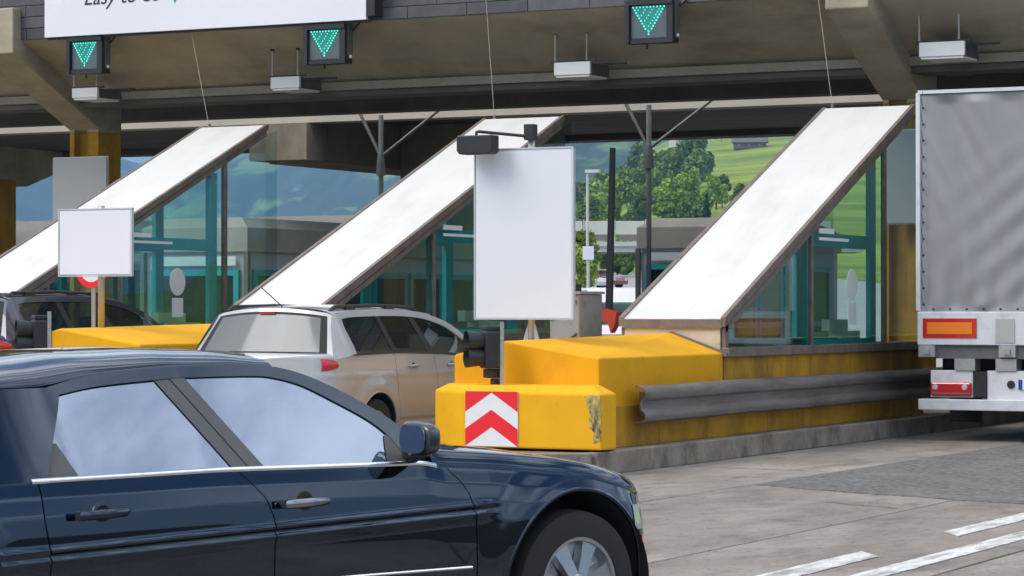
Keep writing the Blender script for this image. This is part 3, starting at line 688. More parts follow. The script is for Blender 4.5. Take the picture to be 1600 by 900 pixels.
# ------------------------------------------------------------------ charcoal cabins with teal frames behind the booths
M['cabin_roof'] = mat('cabin_roof_cladding', (.40,.38,.33), .7, vary=.1, scale=2)
def cabin(label, x0, x1, y0, y1, H):
    T = thing('toll_cabin', label, 'cabin', ((x0+x1)/2, y0, .2), group='charcoal toll cabins')
    w = (x1-x0)/2; L_ = y1-y0; H -= .2
    zf = H-.47
    MB().box(-w+.06,w-.06,.06,L_-.06,0,zf).build('wall', M['lilac_wall'], T)
    # hipped fascia roof
    b = MB(); ch = .28
    b.v = [(-w,0,zf-.05),(w,0,zf-.05),(w,L_,zf-.05),(-w,L_,zf-.05),(-w,0,H-.16),(w,0,H-.16),(w,L_,H-.16),(-w,L_,H-.16),(-w+ch,ch,H),(w-ch,ch,H),(w-ch,L_-ch,H),(-w+ch,L_-ch,H)]
    b.f = [(3,2,1,0),(0,1,5,4),(1,2,6,5),(2,3,7,6),(3,0,4,7),(4,5,9,8),(5,6,10,9),(6,7,11,10),(7,4,8,11),(8,9,10,11)]
    r = b.build('roof', M['cabin_roof'], T)
    MB().box(-w-.02,-w+.055,-.02,.055,0,zf-.05).box(w-.055,w+.02,-.02,.055,0,zf-.05).build('corner_post', M['charcoal'], T)
    # front: door with teal frame
    def frame(u0, u1, z0, z1, side, name):
        f = MB(); t = .09
        for a, c, d, e in ((u0,u0+t,z0,z1),(u1-t,u1,z0,z1),(u0+t,u1-t,z1-t,z1),(u0+t,u1-t,z0,z0+t),(u0+t,u1-t,z0+(z1-z0)*.48,z0+(z1-z0)*.48+t)):
            if side == 'f': f.box(a,c,.0,.055,d,e)
            else: f.box(w-.055,w+.0,a,c,d,e)
        o = f.build(name, M['teal'], T)
        if side == 'f': MB().box(u0+t,u1-t,.02,.03,z0+t,z1-t).build('pane', M['glass_cabin'], o)
        else: MB().box(w-.03,w-.02,u0+t,u1-t,z0+t,z1-t).build('pane', M['glass_cabin'], o)
    frame(-w+.16, w-.16, .05, zf-.32, 'f', 'door_frame')
    u = .2
    while u+1.1 < L_-.1:
        frame(u, u+1.1, .05, zf-.32, 's', 'window_frame'); u += 1.2
    MB().box(-w+.2,w-.2,-.012,.0,zf-.26,zf-.12).build('sign_strip', M['plate'], T)
cabin('charcoal cabin with teal door frame between the tall sign and the right roof', -19.0, -17.3, 42.0, 47.5, 3.13)
cabin('charcoal cabin with teal windows seen below the blue mountain at the left', -23.6, -21.7, 33.9, 41.5, 2.95)
cabin('charcoal cabin with teal windows seen through the left booth glass', -28.6, -26.6, 39.5, 47, 3.15)

sb = thing('service_building', 'long low charcoal roofed service building far behind the left booths', 'building', (-44, 52, 0), rz=YAW*.0)
def LSB(b, n, m, p=None, **k): return b.build(n, m, p or sb, **k)
LSB(MB().box(-22,14,0,9,0,2.35), 'wall', M['lilac_wall'])
b = MB(); zf, H_, w0, w1 = 2.36, 3.75, -22.4, 14.4
b.v = [(w0,-.4,zf),(w1,-.4,zf),(w1,9.4,zf),(w0,9.4,zf),(w0,-.4,zf+.5),(w1,-.4,zf+.5),(w1,9.4,zf+.5),(w0,9.4,zf+.5),(w0+1.5,1.6,H_),(w1-1.5,1.6,H_),(w1-1.5,7.5,H_),(w0+1.5,7.5,H_)]
b.f = [(3,2,1,0),(0,1,5,4),(1,2,6,5),(2,3,7,6),(3,0,4,7),(4,5,9,8),(5,6,10,9),(6,7,11,10),(7,4,8,11),(8,9,10,11)]
LSB(b, 'roof', M['charcoal'])
for i in range(15):
    x = -21+i*2.35
    f = MB()
    for a, c, d, e in ((x,x+.12,.1,2.2),(x+1.7,x+1.82,.1,2.2),(x+.12,x+1.7,2.08,2.2),(x+.12,x+1.7,.1,.22),(x+.12,x+1.7,1.2,1.3)): f.box(a,c,-.06,-.002,d,e)
    o = f.build('window_frame', M['teal'], sb); MB().box(x+.12,x+1.7,-.03,-.004,.22,2.08).build('pane', M['charcoal'] if i%4 else M['plate'], o)
# ------------------------------------------------------------------ beyond the plaza: bridge, lamp, trees, farm houses
M['bridge'] = mat('pale_bridge_concrete', (.50,.50,.47), .8, vary=.08, scale=.8)
M['bridge_panel'] = mat('bridge_parapet', (.55,.57,.50), .6, vary=.06, scale=.7)
def far_pt(px, py, Z): return (px-800)/4200*Z, Z, 1.55+(485-py)/4200*Z
bx, by = V2W(4.0, 260)
br = thing('road_bridge', 'pale road bridge with panelled parapet below the green hill', 'bridge', (bx, by, 4), rz=YAW)
MB().box(-30,30,0,7,3.2,3.9).build('deck', M['bridge'], br)
MB().box(-30,30,-.25,-.02,3.75,4.2).build('edge_beam', M['bridge'], br)
pan = None
for i in range(-8, 9):
    if pan is None:
        pan = MB().box(0,2.8,-.1,0,4.9,6.2).build('parapet_panel', M['bridge_panel'], br); o = pan
        low = MB().box(.35,2.5,-.08,-.02,4.3,4.88).build('dark_gap_panel', M['charcoal'], br); q = low
        pst = MB().box(-.12,-.02,-.16,.0,4.2,6.35).build('parapet_post', M['bridge'], br); r = pst
    else:
        o = pan.copy(); q = low.copy(); r = pst.copy()
        for z in (o, q, r): C.objects.link(z); z.parent = br
    for z in (o, q, r): z.location = (i*3.0, 0, 0)
for x in (-21, -9.5, 14, 25): MB().box(x-.6,x+.6,1.5,5.5,-4,3.2).build('bridge_pier', M['bridge'], br)
# road lamp and the sign on it
lx, lz, _ = far_pt(918, 430, 150); x, y = V2W(lx, lz)
lp = thing('street_lamp', 'slim grey street lamp right of the tall blank sign', 'street lamp', (x, y, ground_z(lx, lz)))
MB().tube([(0,0,0),(0,0,7.2)], [.11,.07], 8).build('pole', M['bridge'], lp)
MB().box(-.1,.75,-.12,.12,7.15,7.32).build('lamp_head', M['bridge'], lp)
lx, lz, _ = far_pt(919, 430, 120); x, y = V2W(lx, lz)
rs = thing('road_sign', 'small pale square road sign on a post under the bridge', 'sign', (x, y, ground_z(lx, lz)), rz=YAW)
MB().tube([(0,0,0),(0,0,2.9)], .07, 8).build('post', M['bridge'], rs); MB().box(-.25,.25,-.1,-.06,2.45,3.05).build('panel', M['sign_white'], rs)

def leaf_crown(seed, h, r, n, conifer=False, size=.5):
    rnd = random.Random(seed); b = MB()
    lobes = []
    for i in range(9):
        a = rnd.uniform(0, 2*pi); rr = rnd.uniform(0, .62)*r; z = rnd.uniform(.32, .86)*h
        lobes.append((rr*cos(a), rr*sin(a), z, rnd.uniform(.28, .48)*r))
    for i in range(n):
        if conifer:
            t = rnd.random()**.7; z = h*(.1+.9*(1-t)); rad_ = r*t*(.45+.55*rnd.random())*(.75+.35*math.sin(z*3.1)); a = rnd.uniform(0, 2*pi)
            p = Vector((rad_*cos(a), rad_*sin(a), z))
        else:
            cx, cy, cz, cr = rnd.choice(lobes)
            d = Vector((rnd.gauss(0,1), rnd.gauss(0,1), rnd.gauss(0,1))).normalized()*cr*(.6+.45*rnd.random())
            p = Vector((cx, cy, cz)) + d*1.0
        nrm = Vector((rnd.gauss(0,1), rnd.gauss(0,1), rnd.gauss(.4,1))).normalized()
        u = nrm.orthogonal().normalized(); v = nrm.cross(u); s = size*rnd.uniform(.6,1.3); k = len(b.v)
        b.v += [tuple(p+u*s), tuple(p+v*s*.7), tuple(p-u*s), tuple(p-v*s*.7)]; b.f.append((k,k+1,k+2,k+3))
    return b
M['leaf'] = mat('leaf', (.19,.275,.045), .8, vary=.35, scale=.5, per_obj=.5, spec=.15)
M['leaf2'] = mat('leaf_dark', (.11,.18,.045), .8, vary=.35, scale=.5, per_obj=.3, spec=.15)
M['needle'] = mat('needles', (.022,.05,.022), .85, vary=.3, scale=.5, per_obj=.25, spec=.1)
M['bark'] = mat('bark', (.06,.045,.03), .9)
protos = []
for i in range(7):
    con = i == 6
    T = bpy.data.objects.new('spruce_tree' if con else 'broadleaf_tree', None)
    h, r = (13, 3.0) if con else (9+.7*i, 4.2+.25*i)
    cm = leaf_crown(40+i, h, r, 1500 if con else 1700, con, .42 if con else .5)
    me = bpy.data.meshes.new('crown'); me.from_pydata(cm.v, [], cm.f); me.materials.append(M['needle'] if con else (M['leaf2'] if i % 3 == 1 else M['leaf']))
    tk = MB(); tk.tube([(0,0,-1),(.1,0,h*.3),(0,.1,h*.62)], [.28,.22,.1], 7)
    if not con:
        for a in range(4): tk.tube([(.05,0,h*(.28+.07*a)), (1.3*cos(a*1.9),1.3*sin(a*1.9),h*(.45+.08*a)), (2.3*cos(a*1.9+.3),2.3*sin(a*1.9+.3),h*(.56+.07*a))], [.13,.08,.03], 5)
    mt = bpy.data.meshes.new('trunk'); mt.from_pydata(tk.v, [], tk.f); mt.materials.append(M['bark'])
    protos.append((me, mt))
def tree(i, X, Z, s, label, group):
    con = i == 6
    x, y = V2W(X, Z)
    T = thing('spruce_tree' if con else 'broadleaf_tree', label, 'tree', (x, y, ground_z(X, Z)-.2), random.uniform(0, 6.28), group)
    T.scale = (s*random.uniform(.85,1.15), s*random.uniform(.85,1.15), s*random.uniform(.85,1.15))
    for nme, me in (('crown', protos[i][0]), ('trunk', protos[i][1])): link(bpy.data.objects.new(nme, me), T)
rnd = random.Random(3)
WL = 'leafy tree in the wood on the green hillside'; WG = 'trees of the hillside wood'
for _ in range(230):                         # the wood on the flank of the hill
    a = rnd.uniform(.004, .086); Z = rnd.uniform(580, 960)
    if a > .042 and Z > 860 - (a-.042)*7500: continue
    tree(rnd.randrange(6), a*Z, Z, rnd.uniform(.5,1.0), WL, WG)
for _ in range(60):                         # nearer row above the bridge
    a = rnd.uniform(.015, .11); Z = rnd.uniform(400, 520)
    if a < .056 and rnd.random() < .7: continue
    tree(rnd.randrange(6), a*Z, Z, rnd.uniform(.4,.7), 'leafy tree at the foot of the green hill above the bridge', 'trees at the foot of the hill')
for a, Z, s in ((.0725,380,.62),(.0685,385,.42)): tree(6, a*Z, Z, s, 'dark spruce at the foot of the hill left of the right roof', 'dark spruces')
for _ in range(26):
    a = rnd.uniform(.01, .06); Z = rnd.uniform(276, 300)
    tree(rnd.randrange(6), a*Z, Z, rnd.uniform(.22,.36), 'low tree in the shade behind the road bridge', 'low trees behind the bridge')
for _ in range(10):
    a = rnd.uniform(.06, .12); Z = rnd.uniform(1100, 1400); tree(rnd.randrange(6), a*Z, Z, rnd.uniform(.5,.9), 'lone tree high on the sunny meadow', 'trees on the upper meadow')
# a hedge bush at the road edge
for lab, px, Z, s in (('green bush right beside the tall sign, nearer one', 893, 130, .32), ('green bush beside the tall sign, farther one', 896, 160, .42)):
    tree(2, (px-800)/4200*Z, Z, s, lab, None)
M['farm_roof'] = mat('farm_roof', (.12,.10,.09), .8, vary=.2, scale=1)
M['farm_wall'] = mat('farm_wall', (.55,.52,.46), .8); M['farm_wood'] = mat('farm_wood', (.10,.07,.05), .8)
def farm(label, px, Z, w, d, h, rz, wall):
    X = (px-800)/4200*Z; x, y = V2W(X, Z)
    T = thing('farm_house', label, 'house', (x, y, ground_z(X, Z)-.5), YAW+rz)
    MB().box(-w/2,w/2,-d/2,d/2,0,h).build('wall', wall, T)
    MB().prism([(-d/2-.6,h-.1),(d/2+.6,h-.1),(0,h+d*.36)], -w/2-.7, w/2+.7, 'x').build('roof', M['farm_roof'], T)
    for i in range(3): MB().box(-w/2+w*(i+.5)/3-.5,-w/2+w*(i+.5)/3+.5,-d/2-.04,-d/2-.005,h*.4,h*.75).build('window', M['charcoal'], T)
farm('white farmhouse with dark roof on the crest of the meadow', 1068, 1250, 11, 9, 5.5, .3, M['farm_wall'])
farm('long dark wooden barn on the bright meadow', 1172, 930, 11, 6, 2.4, -.15, M['farm_wood'])
farm('small pale farm shed beside the white farmhouse', 1092, 1180, 9, 7, 4, .1, M['farm_wall'])

# ------------------------------------------------------------------ lorry trailer seen from behind
def lorry():
    T = thing('lorry_trailer', 'white lorry trailer with grey tarpaulin seen from behind at the right edge', 'lorry', (-8.96, 30.75, 0))
    w = 1.27; H = 4.14
    rn = random.Random(5)
    def back(u, v):
        x = -w+.02+(2*w-.04)*u; z = 1.5+(H-1.5-.02)*v
        f = .06*math.sin((x*1.9+z*.75)*4.2+.8*math.sin(z*1.1))*math.exp(-((u-.24)/.26)**2)*(.35+.65*v) + .016*math.sin(x*14+z*1.7)*(1-v)**2 + .03*(fbm(x*1.6+4, z*.5, 2)-.5)*2
        f += .009*math.sin((x*2.6+z*1.25)*8.5+1.5*math.sin(z*1.9))*math.exp(-((u-.18)/.16)**2)*smooth(.15,.7,v) + .013*math.sin(x*23+2*math.sin(z*2.1))*math.exp(-(v/.22)**2) + .012*math.sin((x*1.2-z*2.2)*7+x*3)*math.exp(-((u-.55)/.3)**2)*smooth(.9,.4,v)
        e = min(1, min(u, 1-u)/.05, v/.04, (1-v)/.04)
        return (x, -.0-f*e, z)
    MB().grid(back, 130, 120).build('rear_tarpaulin', M['tarp'], T, smooth=True)
    for s_ in (-1, 1):
        MB().grid(lambda u, v: (s_*(w+.005+.012*math.sin(u*60)*math.sin(v*pi)), .02+13.3*u, 1.22+(H-1.22)*v), 120, 12).build('side_curtain', M['tarp'], T, smooth=True)
        MB().box(s_*w-.028,s_*w+.03,-.02,.06,1.54,H).build('corner_post', M['truck_white'], T, bevel=.01)
    MB().box(-w,w,0,13.3,H,H+.02).build('roof_sheet', M['tarp'], T)
    MB().box(-w,w,-.025,.05,H-.012,H+.03).build('rear_header', M['truck_white'], T)
    cord = MB(); st = None
    for i in range(13):
        z = 1.62+i*.195
        if st is None: st = MB().lathe([(0,-.014),(.013,-.012),(.015,0),(0,0)], 8, (0,0,0), 'y').build('eyelet', M['black'], T); o = st
        else: o = st.copy(); C.objects.link(o); o.parent = T
        o.location = (-w+.075, -.035, z)
        cord.tube([(-w+.075,-.055,z),(-w+.06,-.06,z+.1),(-w+.075,-.055,z+.195)], .004, 5)
    cord.build('tarp_cord', M['black'], T)
    for i in range(12):
        o = st.copy(); C.objects.link(o); o.parent = T; o.location = (-w+.2+i*.205, -.045, 1.565)
    MB().box(-w,w,-.045,.03,1.14,1.535).build('rear_board', M['truck_white'], T, bevel=.01)
    pl = MB().box(-w+.07,-w+.73,-.056,-.047,1.225,1.455).build('marker_plate', M['red_lens'], T)
    MB().box(-w+.125,-w+.675,-.060,-.057,1.27,1.41).build('marker_field', M['orange_lens'], pl)
    MB().box(-w+.96,-w+1.19,-.054,-.047,1.17,1.45).build('blank_plate', M['sign_grey'], T)
    MB().box(w-.73,w-.07,-.056,-.047,1.225,1.455).build('marker_plate', M['red_lens'], T)
    MB().box(-w,w,.0,13.2,.98,1.139).build('chassis', M['dark_steel'], T)
    for x in (-w+.02, -w+1.0, w-.3): MB().box(x,x+.2,-.06,.1,1.0,1.138).box(x+.06,x+.14,-.085,-.061,1.03,1.1).build('latch', M['steel'], T)
    MB().box(-w+.45,-w+.7,-.02,.2,.84,.979).build('bracket', M['steel'], T); MB().box(-w+.95,-w+1.2,-.02,.2,.84,.979).build('bracket', M['steel'], T)
    for s_ in (-1, 1):
        c = -w+.41 if s_ < 0 else w-.41
        MB().box(c-.26,c+.26,.0,.14,.52,.84).build('lamp_carrier', M['truck_white'], T, bevel=.008)
        MB().box(c-.25,c+.25,-.05,-.002,.535,.70).build('tail_lamp', M['red_lens'], T, bevel=.02)
        for q in (-.19, .17): MB().lathe([(0,-.062),(.030,-.060),(.036,-.05),(0,-.05)], 16, (c+q,0,.64), 'y').build('lamp_lens', M['clear_lens'], T)
        MB().box(c-.235,c+.235,-.056,-.0505,.56,.575).build('lamp_rib', M['charcoal'], T)
    MB().box(-w+.69,-w+.84,-.02,.1,.53,.83).build('mud_block', M['black'], T)
    MB().box(-w+.845,w-.69,.0,.06,.50,.84).build('plate_carrier', M['truck_white'], T)
    MB().lathe([(0,-.02),(.045,-.018),(.05,0),(0,0)], 14, (-w+1.13,0,.68), 'y').build('socket', M['black'], T)
    npl = MB().box(-w+1.22,-w+1.74,-.012,-.002,.62,.74).build('number_plate', M['white'], T)
    MB().box(-w+1.222,-w+1.27,-.015,-.0125,.622,.738).build('blue_band', M['plate_blue'], npl)
    MB().box(-w+.02,w-.02,-.08,.04,.37,.50).build('under_run_bumper', M['truck_white'], T, bevel=.01)
    for s_ in (-1, 1):
        for k in range(3):
            MB().lathe([(0,0),(.3,0),(.33,.02),(.48,.0),(.5,.06),(.5,.3),(.48,.36),(.0,.36)], 28, (s_*(w-.2)-.18, 4.6+1.3*k, .505), 'x').build('wheel', M['rubber'], T, auto=True)
        MB().box(s_*(w-.2)-.2,s_*(w-.2)+.2,1.2,1.23,.18,.95).build('mud_flap', M['rubber'], T)
    MB().box(-w+.12,w-.12,.55,12,.50,.975).build('underbody_fill', M['rubber'], T)  # dark block added to fill the shaded gap under the trailer
lorry()
# ------------------------------------------------------------------ cars
def carpaint(name, col, metal, rough, flake=.0, coat=1.0):
    m = mat(name, col, rough, metal, coat=coat); m.node_tree.nodes['Principled BSDF'].inputs['Coat Roughness'].default_value = .015
    return m
M['navy'] = carpaint('navy_paint', (.050,.067,.093), 1.0, .05, coat=.3)
M['silver'] = carpaint('silver_paint', (.46,.465,.465), .2, .42)
M['black_blue'] = carpaint('black_blue_paint', (.045,.05,.075), .7, .3)
M['glass_sedan'] = glass('mirrored_blue_glass', (.10,.13,.16), .6, .40, body=(.05,.08,.14), body_amt=.6, gcol=(.66,.77,.98))
M['glass_car'] = glass('tinted_car_glass', (.42,.47,.45), .9, .05)
M['handle_chrome'] = mat('handle_metal', (.30,.32,.34), .22, 1)
M['glass_rear'] = glass('rear_window_glass', (.30,.33,.33), .5, .035, rough=.10, body=(.34,.35,.34), body_amt=.5)
M['satin'] = mat('satin_pillar', (.075,.08,.08), .5, coat=.2)
M['rim'] = mat('wheel_alloy', (.52,.54,.56), .3, .9)
M['seat'] = mat('seat_fabric', (.16,.16,.17), .9)
M['mirror_shell'] = mat('mirror_shell', (.018,.022,.028), .25, coat=.6)
M['mirror_glass'] = mat('mirror_glass', (.22,.25,.28), .05, 1)

def lin(pts): return lambda x: interp(pts, x)
def wheel(T, x, u, z, r, w, side, rimr):
    prof = [(rimr,-.5),(r*.9,-.5),(r*.975,-.42),(r,-.25),(r,.25),(r*.975,.42),(r*.9,.5),(rimr,.5)]
    ty = MB().lathe([(a, b*w) for a, b in prof], 48, (0,0,0), 'x').build('wheel', M['rubber'], T, auto=True); ty.location = (x, u, z)
    s = side
    d = MB().lathe([(rimr,.48*w*s),(rimr*.93,.47*w*s),(rimr*.90,.34*w*s),(rimr*.85,.22*w*s),(0,.2*w*s)], 40, (0,0,0), 'x')
    rm = d.build('rim', M['rim'], ty, auto=True)
    sp = MB(); rr = rimr*.93
    for k in range(7):
        a = 2*pi*k/7+.3
        for da in (0,):
            ca, sa = cos(a), sin(a); pa, qa = -sa, ca
            pts = []
            for rad_, hw, t in ((.055,.026,.47),(rr*.6,.030,.44),(rr,.042,.41)):
                pts.append([(t*w*s, rad_*ca+pa*hw, rad_*sa+qa*hw), (t*w*s, rad_*ca-pa*hw, rad_*sa-qa*hw), ((t-.2)*w*s, rad_*ca+pa*hw*1.2, rad_*sa+qa*hw*1.2), ((t-.2)*w*s, rad_*ca-pa*hw*1.2, rad_*sa-qa*hw*1.2)])
            n = len(sp.v)
            for p in pts: sp.v += p
            for i in (0, 4): sp.f += [(n+i,n+i+1,n+i+5,n+i+4),(n+i+1,n+i+3,n+i+7,n+i+5),(n+i+2,n+i,n+i+4,n+i+6)]
    sp.lathe([(0,.49*w*s),(.05,.485*w*s),(.062,.44*w*s),(.062,.2*w*s)], 20, (0,0,0), 'x')
    sp.build('spokes', M['rim'], ty)
    return ty

class Car:
    def __init__(s, T, sp): s.T, s.sp = T, sp
    def plan(s, u):
        q = s.sp; w = q['W0']
        for u0, L, n, sg in ((q['nose'][0], q['nose'][1], q['nose'][2], 1), (q['tail'][0], q['tail'][1], q['tail'][2], -1)):
            t = (u-u0)*sg/L
            if t > 0: w = w*max(0., 1-min(1,t)**n)**(1/n)
        return w
    def W(s, u, z):
        q = s.sp; w = s.plan(u); f = w/q['W0']
        d = interp(q['tuck'], z-(q['belt'](u)-q['belt'](q['midu'])))
        for uw in q['wheels']:
            r = math.hypot(u-uw, z-q['wz']); d += q['flare']*smooth(q['rA']+.2, q['rA']+.03, r)
        if 'crease' in q: d += q['crease'](u, z)
        return w + d*f
    def zlow(s, u):
        q = s.sp; z = q['sill']
        for uw in q['wheels']:
            d = abs(u-uw)
            if d < q['rA']: z = max(z, q['wz']+math.sqrt(q['rA']**2-d*d))
        return z
    def pt(s, sg, u, z, off=0): return (sg*(s.W(u, z)+off), u, z)
    def panel(s, name, m, uA, uB, n, rows, sg, mode=None, ztop=None, off=0, parent=None):
        zt = ztop or s.sp['belt']
        def fn(a, t):
            if mode == 'nose': a = math.sin(a*pi/2)
            if mode == 'tail': a = 1-math.cos(a*pi/2)
            z = .6
            for _ in range(4):
                u = uA(z)+(uB(z)-uA(z))*a
                zl = s.zlow(u); z = zl+(zt(u)-zl)*t
            return s.pt(sg, u, z, off)
        b = MB().grid(fn, n, rows)
        if sg < 0: b.f = [f[::-1] for f in b.f]
        return b.build(name, m, parent or s.T, smooth=True)
    def G(s, u, z): 
        q = s.sp; return s.plan(u)*q.get('gscale',1)+q['goff']-q.get('rear_in',0)*smooth(-2.5,-3.6,u) - q['lean']*(z-q['belt'](u))
    def patch(s, name, m, A, B, sg, nu=16, nv=8, off=0, parent=None, solid=0):
        """ruled skin between two (u, z) curves on the cabin's leaning flank"""
        def cv(P, t):
            k = t*(len(P)-1); i = min(int(k), len(P)-2); f = k-i
            # Catmull-Rom for a fair curve
            p0, p1, p2, p3 = P[max(i-1,0)], P[i], P[i+1], P[min(i+2,len(P)-1)]
            return tuple(.5*((2*p1[c])+(-p0[c]+p2[c])*f+(2*p0[c]-5*p1[c]+4*p2[c]-p3[c])*f*f+(-p0[c]+3*p1[c]-3*p2[c]+p3[c])*f**3) for c in (0,1))
        def fn(a, t):
            p, q = cv(A, a), cv(B, a); u = p[0]+(q[0]-p[0])*t; z = p[1]+(q[1]-p[1])*t
            return (sg*(s.G(u, z)+off), u, z)
        b = MB().grid(fn, nu, nv)
        if sg < 0: b.f = [f[::-1] for f in b.f]
        return b.build(name, m, parent or s.T, smooth=True, solid=solid)
    def strip(s, name, m, us, z0, z1, off, sg, parent=None, n=40):
        fn = lambda a, t: (lambda u: s.pt(sg, u, z0(u)+(z1(u)-z0(u))*t, off*(math.sin(t*pi)*.6+.4)))(us[0]+(us[1]-us[0])*a)
        return MB().grid(fn, n, 4).build(name, m, parent or s.T, smooth=True)
    def well(s, sg):
        q = s.sp
        for uw in q['wheels']:
            b = MB(); r = q['rA']-.004; N_ = 26
            w = q['W0']+q['flare']-.035
            for i in range(N_+1):
                a = pi*(i/N_*1.2-.1)
                y, z = uw+r*cos(a), max(.14, q['wz']+r*sin(a)); b.v += [(sg*w,y,z),(sg*(w-.40),y,z)]
            b.f = [(2*i,2*i+1,2*i+3,2*i+2) for i in range(N_)]
            c = len(b.v); b.v.append((sg*(w-.40),uw,q['wz'])); b.f += [(2*i+1,c,2*i+3) for i in range(N_)]
            b.build('wheel_well', M['rubber'], s.T)
            lip = MB(); pts = []
            for i in range(41):
                a = pi*(i/40*1.0); y, z = uw+q['rA']*cos(a), q['wz']+q['rA']*sin(a)
                if z > q['sill']: pts.append((sg*(s.W(y, z)-.006), y, z))
            lip.tube(pts, .011, 6, False); lip.build('arch_lip', q['paint'], s.T, smooth=True)
    def rolled(s, name, m, u0, u1, n, r, crown, drop=None, mode=None):
        q = s.sp
        def fn(a, t, part):
            if mode == 'nose': a = math.sin(a*pi/2)
            if mode == 'tail': a = 1-math.cos(a*pi/2)
            u = u0+(u1-u0)*a; zs = q['belt'](u); w = s.W(u, zs); rr = min(r, w*.6)
            if part == 0:
                th = t*pi/2; return (w-rr+rr*cos(th), u, zs+rr*sin(th))
            x = (w-rr)*(1-t); return (x, u, zs+rr+crown*min(1,w)*(1-(x/max(w-rr,1e-4))**2))
        for sg in (1, -1):
            b = MB().grid(lambda a, t: (lambda p: (sg*p[0], p[1], p[2]))(fn(a, t, 0)), n, 8)
            if sg < 0: b.f = [f[::-1] for f in b.f]
            b.build(name+'_edge', m, s.T, smooth=True)
        b = MB().grid(lambda a, t: (lambda p: (p[0] if t <= .5 else -p[0], p[1], p[2]))(fn(a, t*2 if t <= .5 else 2-2*t, 1)), n, 24)
        return b.build(name, m, s.T, smooth=True)
    def cross(s, name, m, base, top, nv=20, nt=10, bow0=0, bow1=0, crown0=0, crown1=0, off=0, vr=1, tr=(0,1)):
        """glass or panel running across the car between a base line (u, z, halfwidth) and a top line"""
        def fn(a, t):
            v = (2*a-1)*vr; t = tr[0]+(tr[1]-tr[0])*t; u = off+base[0]+(top[0]-base[0])*t; z = base[1]+(top[1]-base[1])*t; w = base[2]+(top[2]-base[2])*t
            k = 1-v*v; return (v*w, u+(bow0+(bow1-bow0)*t)*k, z+(crown0+(crown1-crown0)*t)*k)
        return MB().grid(fn, nv, nt).build(name, m, s.T, smooth=True)
    def roof(s, name, m, D, cen, n=24):
        """D: drip curve (u, z) along the flank, cen(u): height on the centre line"""
        f = lin(D)
        def fn(a, t):
            u = D[0][0]+(D[-1][0]-D[0][0])*a; v = 2*t-1; zd = f(u); w = s.G(u, zd)
            v = math.sin(v*pi/2); return (v*w, u, zd+(cen(u)-zd)*max(0,1-abs(v)**3)**.62)
        return MB().grid(fn, n, 36).build(name, m, s.T, smooth=True)

# --- navy saloon in the foreground
aH = rad(23)
O = Vector((-5.10, 10.68, 0)); nR = Vector((cos(aH), -sin(aH), 0))
saloon = thing('saloon_car', 'dark navy saloon car with chrome belt line in the foreground', 'car', tuple(O-nR*.93), -aH)
def sal_crease(u, z):
    zc = .605+.0375*(u+2.66); f = smooth(-.43,-.60,u)
    g = lambda c, w: math.exp(-((z-c)/w)**2)
    return f*(.010*g(zc+.038,.012)+.009*g(zc,.009)-.006*g(zc+.019,.009)-.012*smooth(zc-.01, zc-.05, z))
sal_belt = lin([(-4.3,.84),(-3.4,.885),(-2.86,.90),(-1.9,.915),(-.85,.905),(-.75,.885),(-.5,.868),(-.28,.848),(-.09,.828),(.1,.80),(.22,.772),(.35,.742),(.5,.70),(.72,.61)])
S = Car(saloon, dict(W0=.93, nose=(-.1,.82,3.0), tail=(-3.9,.45,4), wheels=(0,-3.32), wz=.335, rA=.428, sill=.21, flare=.018, belt=sal_belt, midu=-1.5,
    tuck=[(.2,-.065),(.34,-.035),(.46,-.02),(.60,-.004),(.70,.0),(.78,-.006),(.85,-.022),(.90,-.042),(.95,-.06)], crease=sal_crease, lean=.70, goff=-.052, rear_in=.16, paint=M['navy']))
seamF = lin([(.2,-.57),(.46,-.57),(.64,-.585),(.77,-.625),(.81,-.65),(.92,-.76)]); seamB = lin([(.2,-1.60),(.59,-1.625),(.72,-1.64),(.80,-1.675),(.915,-1.79)]); seamR = lin([(.2,-2.60),(.65,-2.665),(.76,-2.685),(.9,-2.69)])
cst = lambda v: (lambda z: v)
ad = lambda f, d: (lambda z: f(z)+d)
